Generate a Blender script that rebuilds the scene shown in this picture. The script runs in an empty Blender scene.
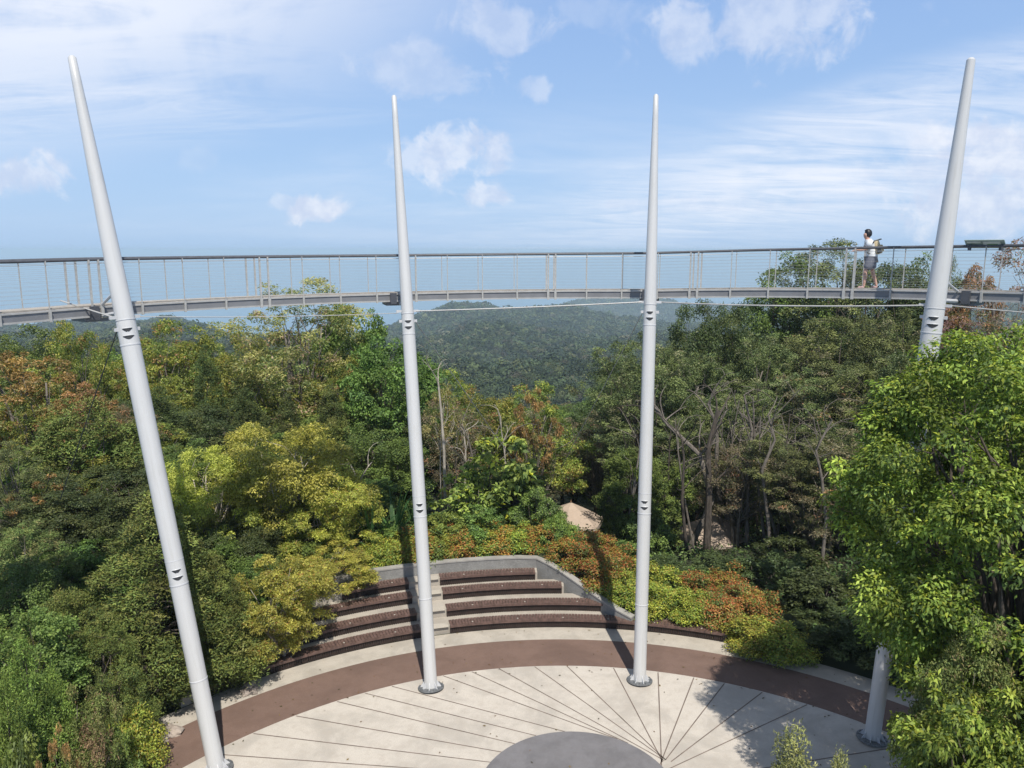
import bpy, bmesh, math, random
import numpy as np
from mathutils import Vector, Matrix

sc = bpy.context.scene
col = sc.collection
R = math.radians

# ------------------------------------------------------------------ camera
F_PX, PITCH, EYE = 770.0, math.atan((384 - 250) / 770.0), 13.0
cam_d = bpy.data.cameras.new('camera')
cam_d.sensor_width = 36.0
cam_d.lens = 36.0 * F_PX / 1024.0
cam_d.clip_start = 0.1
cam_d.clip_end = 200000.0
cam = bpy.data.objects.new('camera', cam_d)
col.objects.link(cam)
cam.location = (0, 0, EYE)
cam.rotation_euler = (math.pi / 2 - PITCH, 0, 0)
sc.camera = cam

# ------------------------------------------------------------------ light
SX, SY = -0.13, 0.62                       # shadow of a 1 m stick on flat ground
sun_dir = Vector((-SX, -SY, 1.0)).normalized()
SUN_EL = math.asin(sun_dir.z)
SUN_ROT = math.atan2(sun_dir.x, sun_dir.y)
sd = bpy.data.lights.new('sun', 'SUN')
sd.energy = 4.7
sd.angle = R(0.53)
sd.color = (1.0, 0.94, 0.84)
so = bpy.data.objects.new('sun', sd)
col.objects.link(so)
so.rotation_euler = sun_dir.to_track_quat('Z', 'Y').to_euler()
so.location = (10, -30, 60)

sc.view_settings.view_transform = 'Standard'
sc.view_settings.look = 'None'
sc.view_settings.exposure = 0.12
sc.view_settings.gamma = 1.0
sc.cycles.use_denoising = True
sc.cycles.max_bounces = 6
sc.cycles.diffuse_bounces = 3
sc.cycles.transmission_bounces = 4
sc.cycles.volume_bounces = 1
sc.cycles.sample_clamp_indirect = 6.0


def px_dir(px, py):
    x = (px - 512) / F_PX
    y = -(py - 384) / F_PX
    v = Vector((x, math.cos(PITCH) + y * math.sin(PITCH), -math.sin(PITCH) + y * math.cos(PITCH)))
    return v


def at_y(px, py, Y):
    """world point seen at a pixel of the photograph, Y metres out"""
    d = px_dir(px, py)
    t = Y / d.y
    return Vector((d.x * t, Y, EYE + d.z * t))


def at_z(px, py, z=0.0):
    d = px_dir(px, py)
    t = (z - EYE) / d.z
    return Vector((d.x * t, d.y * t, z))


# ------------------------------------------------------------------ node helper
class NT:
    def __init__(s, tree):
        s.t = tree
        tree.nodes.clear()

    def n(s, typ, **kw):
        nd = s.t.nodes.new(typ)
        for k, v in kw.items():
            if hasattr(nd, k) and k not in ('inputs',):
                setattr(nd, k, v)
        return nd

    def set(s, nd, **kw):
        for k, v in kw.items():
            nd.inputs[k.replace('_', ' ')].default_value = v
        return nd

    def l(s, a, b):
        s.t.links.new(a, b)

    def val(s, x, sock):
        if isinstance(x, (int, float, tuple, list)):
            if isinstance(x, (tuple, list)) and len(x) == 3 and sock.type == 'RGBA':
                x = (*x, 1)
            sock.default_value = x
        else:
            s.l(x, sock)

    def math(s, op, a, b=None, c=None, clamp=False):
        nd = s.n('ShaderNodeMath', operation=op, use_clamp=clamp)
        s.val(a, nd.inputs[0])
        if b is not None:
            s.val(b, nd.inputs[1])
        if c is not None:
            s.val(c, nd.inputs[2])
        return nd.outputs[0]

    def vmath(s, op, a, b=None):
        nd = s.n('ShaderNodeVectorMath', operation=op)
        s.val(a, nd.inputs[0])
        if b is not None:
            s.val(b, nd.inputs[1])
        return nd

    def mix(s, f, a, b, mode='MIX'):
        nd = s.n('ShaderNodeMix', data_type='RGBA', blend_type=mode, clamp_factor=True)
        s.val(f, nd.inputs[0])
        s.val(a, nd.inputs[6])
        s.val(b, nd.inputs[7])
        return nd.outputs[2]

    def ramp(s, f, lo, hi, smooth=True):
        nd = s.n('ShaderNodeMapRange', interpolation_type='SMOOTHSTEP' if smooth else 'LINEAR')
        s.val(f, nd.inputs[0])
        nd.inputs[1].default_value = lo
        nd.inputs[2].default_value = hi
        nd.inputs[3].default_value = 0
        nd.inputs[4].default_value = 1
        return nd.outputs[0]

    def noise(s, vec, scale, detail=4, rough=0.55, dist=0.0):
        nd = s.n('ShaderNodeTexNoise')
        if vec is not None:
            s.l(vec, nd.inputs['Vector'])
        nd.inputs['Scale'].default_value = scale
        nd.inputs['Detail'].default_value = detail
        nd.inputs['Roughness'].default_value = rough
        nd.inputs['Distortion'].default_value = dist
        return nd.outputs['Fac']


# ------------------------------------------------------------------ sky
world = bpy.data.worlds.new('World')
sc.world = world
world.use_nodes = True
W = NT(world.node_tree)
out = W.n('ShaderNodeOutputWorld')
bg = W.n('ShaderNodeBackground')
bg.inputs['Strength'].default_value = 0.1
sky = W.n('ShaderNodeTexSky', sky_type='NISHITA')
sky.sun_disc = False
sky.sun_elevation = SUN_EL
sky.sun_rotation = SUN_ROT
sky.altitude = 300
sky.air_density = 1.0
sky.dust_density = 1.2
sky.ozone_density = 1.6
tc = W.n('ShaderNodeTexCoord')
D = tc.outputs['Generated']
sep = W.n('ShaderNodeSeparateXYZ')
W.l(D, sep.inputs[0])
zc = W.math('MAXIMUM', sep.outputs[2], 0.0)
zc = W.math('ADD', zc, 0.13)
px_ = W.math('DIVIDE', sep.outputs[0], zc)
py_ = W.math('DIVIDE', sep.outputs[1], zc)
comb = W.n('ShaderNodeCombineXYZ')
W.l(px_, comb.inputs[0])
W.l(py_, comb.inputs[1])
P = comb.outputs[0]


def sky_noise(sx, sy, rot, scale, detail, rough, dist, off=(0, 0, 0), base=P):
    mp = W.n('ShaderNodeMapping')
    mp.inputs['Scale'].default_value = (sx, sy, 1)
    mp.inputs['Rotation'].default_value = (0, 0, rot)
    mp.inputs['Location'].default_value = off
    W.l(base, mp.inputs['Vector'])
    return W.noise(mp.outputs[0], scale, detail, rough, dist)


def blob(px, py, rx, ry, ang=0.0, soft=(1.0, 0.0)):
    """1 inside an elliptical patch of the sky round the direction of a pixel (radii in pixels)"""
    c = px_dir(px, py).normalized()
    r = Vector((1, 0, 0))
    r = (r - c * r.dot(c)).normalized()
    u = r.cross(c)
    ca, sa = math.cos(ang), math.sin(ang)
    a1 = (r * ca + u * sa) * (F_PX / rx)
    a2 = (u * ca - r * sa) * (F_PX / ry)
    d = W.vmath('SUBTRACT', D, tuple(c)).outputs[0]
    x = W.vmath('DOT_PRODUCT', d, tuple(a1)).outputs['Value']
    y = W.vmath('DOT_PRODUCT', d, tuple(a2)).outputs['Value']
    q = W.math('SQRT', W.math('ADD', W.math('MULTIPLY', x, x), W.math('MULTIPLY', y, y)))
    return W.math('SUBTRACT', 1.0, W.ramp(q, 0.0, 1.0))


def msum(*a):
    r = a[0]
    for b in a[1:]:
        r = W.math('ADD', r, b)
    return r


# high thin cirrus, streaked
n_streak = sky_noise(0.6, 1.7, R(-24), 2.0, 8, 0.64, 0.9)
n_veil = sky_noise(0.9, 1.4, R(8), 0.8, 5, 0.6, 0.4, (3, 1, 0))
n_puff = W.noise(D, 22.0, 6, 0.6, 0.5)
n_soft = W.noise(D, 7.0, 6, 0.6, 0.4)
m1 = blob(60, 0, 480, 150, R(8))
m2 = blob(880, 165, 480, 82, R(11))
m2b = blob(960, 75, 260, 34, R(17))
m3 = blob(560, 185, 460, 90, R(4))
m4 = blob(150, 110, 300, 40, R(0))
c1 = W.math('MULTIPLY', m1, W.ramp(msum(W.math('MULTIPLY', n_streak, 0.45), W.math('MULTIPLY', n_soft, 0.55)), 0.24, 0.52))
c2 = W.math('MULTIPLY', m2, W.ramp(msum(W.math('MULTIPLY', n_streak, 0.65), W.math('MULTIPLY', n_soft, 0.35)), 0.32, 0.66))
c2b = W.math('MULTIPLY', m2b, W.ramp(n_streak, 0.3, 0.7))
c3 = W.math('MULTIPLY', W.math('MULTIPLY', m3, W.ramp(n_veil, 0.35, 0.8)), 0.40)
c4 = W.math('MULTIPLY', W.math('MULTIPLY', m4, W.ramp(n_streak, 0.4, 0.7)), 0.35)
cir = W.math('MULTIPLY', msum(W.math('MULTIPLY', c1, 1.0), W.math('MULTIPLY', c2, 1.0), W.math('MULTIPLY', c2b, 0.6), c3, c4,
           W.math('MULTIPLY', W.ramp(n_veil, 0.4, 0.9), 0.10)), 1.0, clamp=True)
# small fair-weather puffs
puffs = [(465, 152, 62, 30, 0.8), (418, 158, 34, 17, 0.6), (312, 212, 32, 17, 0.95), (283, 203, 26, 10, 0.45), (488, 194, 34, 18, 0.75),
         (14, 172, 48, 27, 0.8), (508, 24, 74, 38, 0.5), (765, 22, 105, 44, 0.62), (692, 34, 38, 32, 0.5), (415, 68, 66, 30, 0.4),
         (541, 88, 26, 19, 0.45), (1005, 148, 66, 36, 0.85), (940, 165, 70, 30, 0.5), (1000, 205, 95, 30, 0.8), (905, 168, 60, 16, 0.3),
         (200, 155, 24, 16, 0.15), (590, 10, 60, 20, 0.2), (700, 205, 130, 9, 0.3), (620, 300, 10, 4, 0.0)]
pf = None
edge = W.math('MULTIPLY', W.math('SUBTRACT', msum(W.math('MULTIPLY', n_puff, 0.5), W.math('MULTIPLY', n_soft, 0.5)), 0.5), 4.2)
for (a, b, rx, ry, k) in puffs[:-1]:
    q = W.math('MULTIPLY', W.ramp(W.math('ADD', blob(a, b, rx * 1.25, ry * 1.35), edge), 0.26, 0.78), k)
    # keep the noise from leaking outside the puff
    q = W.math('MULTIPLY', q, W.ramp(blob(a, b, rx * 1.7, ry * 1.8), 0.0, 0.35))
    pf = q if pf is None else W.math('MAXIMUM', pf, q)
n_low = W.noise(D, 30.0, 5, 0.6)
pcol = W.mix(W.ramp(n_low, 0.35, 0.65), (5.9, 6.6, 8.3), (8.2, 8.5, 9.3))
skyc = W.mix(1.0, sky.outputs[0], (1.22, 1.02, 0.98), 'MULTIPLY')
vz = W.ramp(sep.outputs[2], -0.02, 0.42)
lift = W.mix(vz, (3.9, 6.05, 9.0), (2.7, 4.5, 8.2))
skyc = W.mix(0.82, skyc, lift)
# the sky overhead is deeper and darker than the band above the sea
skyc = W.mix(W.ramp(sep.outputs[2], 0.36, 0.75), skyc, (2.2, 2.55, 3.3))
c_a = W.mix(W.math('MULTIPLY', cir, 0.88), skyc, (8.3, 8.7, 9.6))
c_b = W.mix(W.math('MULTIPLY', pf, 0.80), c_a, pcol)
W.l(c_b, bg.inputs['Color'])
W.l(bg.outputs[0], out.inputs['Surface'])


# ------------------------------------------------------------------ materials
def new_mat(name):
    m = bpy.data.materials.new(name)
    m.use_nodes = True
    t = NT(m.node_tree)
    o = t.n('ShaderNodeOutputMaterial')
    b = t.n('ShaderNodeBsdfPrincipled')
    t.l(b.outputs[0], o.inputs['Surface'])
    return m, t, b, o


def simple(name, c, rough=0.6, metal=0.0, var=0.12, scale=3.0, spec=0.5, bump=0.0, bscale=40, coord='Object'):
    m, t, b, o = new_mat(name)
    tcn = t.n('ShaderNodeTexCoord')
    v = tcn.outputs[coord]
    n1 = t.noise(v, scale, 6, 0.65)
    k = t.mix(t.ramp(n1, 0.25, 0.75), tuple(x * (1 - var) for x in c), tuple(min(1, x * (1 + var)) for x in c))
    t.l(k, b.inputs['Base Color'])
    b.inputs['Roughness'].default_value = rough
    b.inputs['Metallic'].default_value = metal
    b.inputs['Specular IOR Level'].default_value = spec
    if bump:
        bn = t.n('ShaderNodeBump')
        bn.inputs['Strength'].default_value = bump
        t.l(t.noise(v, bscale, 4, 0.6), bn.inputs['Height'])
        t.l(bn.outputs[0], b.inputs['Normal'])
    return m


def paving_mat(name, c, dark, light, grain=60, blot=0.7):
    """pebble-wash concrete: fine aggregate, broad stains"""
    m, t, b, o = new_mat(name)
    v = t.n('ShaderNodeTexCoord').outputs['Object']
    g = t.noise(v, grain, 3, 0.7)
    s1 = t.noise(v, blot, 7, 0.68, 0.4)
    s2 = t.noise(v, 3.1, 6, 0.7, 0.2)
    k = t.mix(t.ramp(g, 0.3, 0.7), dark, light)
    k = t.mix(0.55, k, c)
    k = t.mix(t.math('MULTIPLY', t.ramp(s1, 0.40, 0.66), 0.60), k, tuple(x * 0.62 for x in c))
    k = t.mix(t.math('MULTIPLY', t.ramp(s2, 0.46, 0.68), 0.55), k, tuple(min(1, x * y) for x, y in zip(c, (0.80, 0.78, 0.76))))
    vor = t.n('ShaderNodeTexVoronoi')
    vor.inputs['Scale'].default_value = 9
    t.l(v, vor.inputs['Vector'])
    k = t.mix(t.math('MULTIPLY', t.math('SUBTRACT', 1.0, t.ramp(vor.outputs['Distance'], 0.03, 0.16)), 0.25), k, tuple(x * 0.5 for x in c))
    t.l(k, b.inputs['Base Color'])
    b.inputs['Roughness'].default_value = 0.85
    bn = t.n('ShaderNodeBump')
    bn.inputs['Strength'].default_value = 0.35
    bn.inputs['Distance'].default_value = 0.01
    t.l(g, bn.inputs['Height'])
    t.l(bn.outputs[0], b.inputs['Normal'])
    return m


def leaf_mat(name, trans=0.28, rough=0.5, spec=0.35, hue=0.02, val=0.25):
    """colour comes from the per-leaf attribute; every plant varies a little"""
    m = bpy.data.materials.new(name)
    m.use_nodes = True
    t = NT(m.node_tree)
    o = t.n('ShaderNodeOutputMaterial')
    at = t.n('ShaderNodeAttribute', attribute_name='tint')
    oi = t.n('ShaderNodeObjectInfo')
    hs = t.n('ShaderNodeHueSaturation')
    t.l(at.outputs['Color'], hs.inputs['Color'])
    t.l(t.math('MULTIPLY_ADD', oi.outputs['Random'], hue * 2, 0.5 - hue), hs.inputs['Hue'])
    t.l(t.math('MULTIPLY_ADD', oi.outputs['Random'], val, 1 - val / 2), hs.inputs['Value'])
    b = t.n('ShaderNodeBsdfPrincipled')
    t.l(hs.outputs[0], b.inputs['Base Color'])
    b.inputs['Roughness'].default_value = rough
    b.inputs['Specular IOR Level'].default_value = spec
    tr = t.n('ShaderNodeBsdfTranslucent')
    t.l(t.mix(1.0, hs.outputs[0], (1.35, 1.5, 0.7), 'MULTIPLY'), tr.inputs['Color'])
    mx = t.n('ShaderNodeMixShader')
    mx.inputs[0].default_value = trans
    t.l(b.outputs[0], mx.inputs[1])
    t.l(tr.outputs[0], mx.inputs[2])
    t.l(mx.outputs[0], o.inputs['Surface'])
    return m


def bark_mat(name, a, b_):
    m, t, b, o = new_mat(name)
    v = t.n('ShaderNodeTexCoord').outputs['Object']
    mp = t.n('ShaderNodeMapping')
    mp.inputs['Scale'].default_value = (6, 6, 1.2)
    t.l(v, mp.inputs['Vector'])
    n1 = t.noise(mp.outputs[0], 2.5, 6, 0.7, 0.5)
    t.l(t.mix(t.ramp(n1, 0.35, 0.65), a, b_), b.inputs['Base Color'])
    b.inputs['Roughness'].default_value = 0.9
    bn = t.n('ShaderNodeBump')
    bn.inputs['Strength'].default_value = 0.5
    t.l(n1, bn.inputs['Height'])
    t.l(bn.outputs[0], b.inputs['Normal'])
    return m


M = {}
M['paving'] = paving_mat('pebble_wash', (0.535, 0.49, 0.435), (0.33, 0.30, 0.26), (0.72, 0.67, 0.60))
M['strip'] = paving_mat('strip_wash', (0.47, 0.43, 0.37), (0.30, 0.27, 0.23), (0.60, 0.55, 0.48), 50, 1.2)
M['brown'] = paving_mat('brown_paving', (0.175, 0.112, 0.088), (0.13, 0.082, 0.064), (0.23, 0.155, 0.125), 35, 0.5)
M['disc'] = paving_mat('grey_granite', (0.185, 0.18, 0.19), (0.15, 0.145, 0.155), (0.22, 0.215, 0.225), 90, 0.9)
M['joint'] = simple('joint', (0.17, 0.135, 0.115), 0.95, var=0.35, scale=2)
M['concrete'] = paving_mat('terrace_concrete', (0.42, 0.38, 0.33), (0.30, 0.27, 0.23), (0.52, 0.48, 0.42), 40, 1.0)
M['wall'] = paving_mat('rough_wall', (0.25, 0.25, 0.245), (0.16, 0.16, 0.155), (0.34, 0.335, 0.32), 22, 1.6)
M['coping'] = paving_mat('wall_coping', (0.34, 0.33, 0.31), (0.26, 0.25, 0.24), (0.40, 0.39, 0.37), 30, 1.6)
M['wood'] = simple('bench_wood', (0.120, 0.074, 0.062), 0.6, var=0.4, scale=6, bump=0.2)
M['shaded_wood'] = simple('shaded_slat_wood', (0.030, 0.018, 0.015), 0.7, var=0.4, scale=5)  # bench wood with the shade under the seat overhang put into the colour
M['stud'] = simple('stud', (0.38, 0.35, 0.31), 0.6)
M['white'] = simple('white_paint', (0.53, 0.535, 0.545), 0.38, var=0.05, scale=1.3, bump=0.03, bscale=6)
m, t, b, o = new_mat('mast_paint')
v = t.n('ShaderNodeTexCoord').outputs['Object']
mp = t.n('ShaderNodeMapping')
mp.inputs['Scale'].default_value = (9, 9, 0.35)
t.l(v, mp.inputs['Vector'])
n1 = t.noise(mp.outputs[0], 1.6, 7, 0.7, 0.3)
n2 = t.noise(v, 1.1, 6, 0.65)
k = t.mix(t.math('MULTIPLY', t.ramp(n1, 0.48, 0.78), 0.5), (0.545, 0.55, 0.555), (0.40, 0.395, 0.375))
k = t.mix(t.math('MULTIPLY', t.ramp(n2, 0.55, 0.8), 0.35), k, (0.43, 0.43, 0.40))
t.l(k, b.inputs['Base Color'])
b.inputs['Roughness'].default_value = 0.36
bn = t.n('ShaderNodeBump')
bn.inputs['Strength'].default_value = 0.04
t.l(n2, bn.inputs['Height'])
t.l(bn.outputs[0], b.inputs['Normal'])
M['white'] = m
M['white2'] = simple('white_collar', (0.54, 0.55, 0.57), 0.4, var=0.06, scale=6)
M['galv'] = simple('galvanised_steel', (0.42, 0.43, 0.44), 0.45, 0.35, var=0.22, scale=9)
M['plate'] = simple('base_plate_steel', (0.20, 0.21, 0.22), 0.5, 0.4, var=0.3, scale=14)
M['rail'] = simple('dark_handrail', (0.085, 0.09, 0.105), 0.5, var=0.2, scale=8)
M['post'] = simple('post_paint', (0.40, 0.40, 0.39), 0.5, var=0.15, scale=9)
M['fascia'] = simple('grey_beam', (0.19, 0.195, 0.21), 0.55, var=0.12, scale=2)
M['flange'] = simple('pale_flange', (0.40, 0.40, 0.395), 0.5, var=0.12, scale=4)
M['deck'] = simple('deck_boards', (0.36, 0.33, 0.29), 0.75, var=0.2, scale=7)
M['wire'] = simple('steel_wire', (0.40, 0.41, 0.43), 0.5, 0.4)
M['pocket_shade'] = simple('pocket_shade_paint', (0.03, 0.032, 0.035), 0.6)  # dark colour for the shade inside the mast pockets
M['darksteel'] = simple('dark_steel', (0.09, 0.095, 0.11), 0.5, 0.3)
M['canvas'] = simple('umbrella_canvas', (0.42, 0.335, 0.27), 0.85, var=0.12, scale=2, bump=0.1, bscale=8)
M['canvas_edge'] = simple('umbrella_valance', (0.44, 0.37, 0.32), 0.85)
M['timber'] = simple('umbrella_timber', (0.16, 0.09, 0.05), 0.6)
M['soil'] = simple('forest_soil', (0.035, 0.034, 0.018), 0.95, var=0.5, scale=0.8, bump=0.6, bscale=6)
M['rock'] = simple('rock', (0.33, 0.28, 0.24), 0.9, var=0.35, scale=4, bump=0.7, bscale=9)
M['skin'] = simple('skin', (0.55, 0.33, 0.25), 0.5, var=0.06)
M['hair'] = simple('hair', (0.012, 0.012, 0.016), 0.5)
M['shirt'] = simple('white_cotton', (0.74, 0.76, 0.78), 0.8, var=0.05)
M['shorts'] = simple('grey_shorts', (0.17, 0.18, 0.22), 0.85, var=0.15)
M['pack'] = simple('beige_canvas_bag', (0.55, 0.45, 0.28), 0.8, var=0.15)
M['packdark'] = simple('bag_dark', (0.16, 0.16, 0.15), 0.8)
M['shoe'] = simple('pink_grey_shoe', (0.42, 0.28, 0.27), 0.7)
M['panel'] = simple('panel_green', (0.27, 0.34, 0.32), 0.4, var=0.25, scale=7)
M['panel_w'] = simple('panel_white', (0.62, 0.66, 0.64), 0.4, var=0.1, scale=9)
M['panel_g'] = simple('panel_leafgreen', (0.18, 0.33, 0.12), 0.4, var=0.3, scale=9)
M['leaf'] = leaf_mat('leaf', 0.22)
M['leaf_thin'] = leaf_mat('leaf_thin', 0.34)
M['needle'] = leaf_mat('needle', 0.12, 0.6, 0.2)
M['leaf_broad'] = leaf_mat('leaf_broad', 0.26, 0.55, 0.25)
M['bark_dark'] = bark_mat('bark_dark', (0.045, 0.037, 0.03), (0.10, 0.082, 0.068))
M['bark_grey'] = bark_mat('bark_grey', (0.10, 0.085, 0.072), (0.21, 0.185, 0.16))
M['bark_pale'] = bark_mat('bark_pale', (0.27, 0.235, 0.19), (0.46, 0.42, 0.36))

# ------------------------------------------------------------------ object helpers


def link(name, me, parent=None, mat=None):
    o = bpy.data.objects.new(name, me)
    col.objects.link(o)
    if parent is not None:
        o.parent = parent
    if mat is not None:
        me.materials.append(M[mat] if isinstance(mat, str) else mat)
    return o


def tag(o, label=None, cat=None, group=None, kind=None):
    if label:
        o['label'] = label
    if cat:
        o['category'] = cat
    if group:
        o['group'] = group
    if kind:
        o['kind'] = kind
    return o


def empty(name, loc, label, cat, group=None, rz=0.0):
    o = bpy.data.objects.new(name, None)
    o.empty_display_size = 0.3
    col.objects.link(o)
    o.location = loc
    o.rotation_euler.z = rz
    tag(o, label, cat, group)
    return o


def copy_tree(root, loc, rz=0.0, scale=(1, 1, 1), label=None, group=None, cat=None):
    r = root.copy()
    col.objects.link(r)
    r.location, r.rotation_euler, r.scale = loc, (0, 0, rz), scale
    tag(r, label, cat, group)
    for ch in list(root.children):
        c = ch.copy()
        col.objects.link(c)
        c.parent = r
        for g in ch.children:
            d = g.copy()
            col.objects.link(d)
            d.parent = c
    return r


class MB:
    """collects shapes into one mesh"""
    def __init__(s):
        s.v, s.f = [], []

    def add(s, vs, fs):
        k = len(s.v)
        s.v += [tuple(x) for x in vs]
        s.f += [tuple(i + k for i in q) for q in fs]

    def tube(s, pts, rad, n=8, cap=True):
        pts = [Vector(p) for p in pts]
        if not hasattr(rad, '__len__'):
            rad = [rad] * len(pts)
        vs, fs = [], []
        up = None
        for i, p in enumerate(pts):
            d = (pts[min(i + 1, len(pts) - 1)] - pts[max(i - 1, 0)]).normalized()
            if up is None:
                up = Vector((0, 0, 1)) if abs(d.z) < 0.9 else Vector((1, 0, 0))
            a = d.cross(up).normalized()
            b = d.cross(a).normalized()
            up = -b if False else up
            for k in range(n):
                th = 2 * math.pi * k / n
                vs.append(p + (a * math.cos(th) + b * math.sin(th)) * rad[i])
        for i in range(len(pts) - 1):
            for k in range(n):
                fs.append((i * n + k, i * n + (k + 1) % n, (i + 1) * n + (k + 1) % n, (i + 1) * n + k))
        if cap:
            fs.append(tuple(range(n - 1, -1, -1)))
            fs.append(tuple((len(pts) - 1) * n + k for k in range(n)))
        s.add(vs, fs)

    def box(s, c, hx, hy, hz, ax=None):
        """ax: (x, y, z) axis vectors"""
        c = Vector(c)
        X, Y, Z = ax or (Vector((1, 0, 0)), Vector((0, 1, 0)), Vector((0, 0, 1)))
        vs = [c + X * (hx * a) + Y * (hy * b) + Z * (hz * d) for d in (-1, 1) for b in (-1, 1) for a in (-1, 1)]
        s.add(vs, [(0, 2, 3, 1), (4, 5, 7, 6), (0, 1, 5, 4), (2, 6, 7, 3), (0, 4, 6, 2), (1, 3, 7, 5)])

    def lathe(s, prof, n=32, c=(0, 0, 0), close=True):
        vs, fs = [], []
        for (r, z) in prof:
            for k in range(n):
                a = 2 * math.pi * k / n
                vs.append((c[0] + r * math.cos(a), c[1] + r * math.sin(a), c[2] + z))
        m = len(prof)
        for i in range(m - 1):
            for k in range(n):
                fs.append((i * n + k, i * n + (k + 1) % n, (i + 1) * n + (k + 1) % n, (i + 1) * n + k))
        if close:
            fs.append(tuple(range(n - 1, -1, -1)))
            fs.append(tuple((m - 1) * n + k for k in range(n)))
        s.add(vs, fs)

    def sector(s, r0, r1, a0, a1, z0, z1, c, step=1.5, bottom=False):
        """ring sector slab, angles in degrees from +Y towards +X"""
        n = max(2, int(abs(a1 - a0) / step) + 1)
        vs = []
        for i in range(n + 1):
            a = R(a0 + (a1 - a0) * i / n)
            for (r, z) in ((r0, z0), (r1, z0), (r1, z1), (r0, z1)):
                vs.append((c[0] + r * math.sin(a), c[1] + r * math.cos(a), z))
        fs = []
        for i in range(n):
            p, q = i * 4, i * 4 + 4
            fs += [(p + 3, p + 2, q + 2, q + 3), (p, p + 3, q + 3, q), (p + 1, q + 1, q + 2, p + 2), (p, q, q + 1, p + 1)]
        fs += [(0, 1, 2, 3), (n * 4 + 3, n * 4 + 2, n * 4 + 1, n * 4)]
        s.add(vs, fs)

    def build(s, name, mat, parent=None, smooth=False, bevel=0.0):
        me = bpy.data.meshes.new(name)
        me.from_pydata(s.v, [], s.f)
        me.update()
        bm = bmesh.new()
        bm.from_mesh(me)
        bmesh.ops.recalc_face_normals(bm, faces=bm.faces)
        bm.to_mesh(me)
        bm.free()
        if smooth:
            me.polygons.foreach_set('use_smooth', [True] * len(me.polygons))
            try:
                me.set_sharp_from_angle(angle=R(40))
            except Exception:
                pass
        o = link(name, me, parent, mat)
        if bevel:
            b = o.modifiers.new('bevel', 'BEVEL')
            b.width = bevel
            b.segments = 2
            b.limit_method = 'ANGLE'
        return o


def quads_mesh(name, V, col4, mat):
    """V: (n,4,3) array of quads, col4: (n,3) face colours"""
    n = len(V)
    me = bpy.data.meshes.new(name)
    me.vertices.add(n * 4)
    me.vertices.foreach_set('co', V.reshape(-1).astype(np.float32))
    me.loops.add(n * 4)
    me.loops.foreach_set('vertex_index', np.arange(n * 4, dtype=np.int32))
    me.polygons.add(n)
    me.polygons.foreach_set('loop_start', np.arange(0, n * 4, 4, dtype=np.int32))
    me.update(calc_edges=True)
    at = me.attributes.new('tint', 'FLOAT_COLOR', 'FACE')
    c = np.ones((n, 4), np.float32)
    c[:, :3] = col4
    at.data.foreach_set('color', c.reshape(-1))
    me.materials.append(M[mat] if isinstance(mat, str) else mat)
    return me


def unit(a):
    return a / (np.linalg.norm(a, axis=-1, keepdims=True) + 1e-9)


def leaf_quads(P, N, T, L, Wd):
    """diamond-shaped, slightly folded leaves. P base points, N normals, T directions"""
    N = unit(N)
    T = unit(T - N * (T * N).sum(1, keepdims=True))
    S = np.cross(N, T)
    L = L[:, None]
    Wd = Wd[:, None]
    a = P
    c = P + T * L - N * L * 0.10
    m = P + T * L * 0.45
    b = m + S * Wd * 0.5 + N * Wd * 0.16
    d = m - S * Wd * 0.5 + N * Wd * 0.16
    return np.stack([a, b, c, d], 1)


# ------------------------------------------------------------------ plaza geometry
C = (1.6, 9.9)


def polar(r, a, z=0.0):
    return Vector((C[0] + r * math.sin(R(a)), C[1] + r * math.cos(R(a)), z))


def to_polar(x, y):
    return math.hypot(x - C[0], y - C[1]), math.degrees(math.atan2(x - C[0], y - C[1]))


# ------------------------------------------------------------------ terrain
def zpx(y, d):
    """height at distance d (straight ahead) seen on image row y"""
    t = -(y - 384) / F_PX
    return EYE + d * (-math.sin(PITCH) + t * math.cos(PITCH)) / (math.cos(PITCH) + t * math.sin(PITCH))


CREST = np.array([(-400, 322), (0, 325), (60, 322), (120, 320), (165, 318), (200, 325), (225, 333), (262, 347), (300, 352), (340, 345), (370, 333), (400, 321),
                  (425, 311), (440, 306), (452, 303), (472, 305), (500, 307), (540, 306), (570, 305), (590, 310), (620, 318), (680, 322), (760, 318), (900, 312),
                  (1100, 305), (1500, 300)], float)
CREST_D = np.array([(-400, 400), (0, 400), (440, 400), (480, 335), (530, 312), (560, 303), (585, 299), (620, 297), (655, 298), (680, 303), (720, 305), (780, 302), (1100, 298), (1500, 300)], float)


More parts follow.
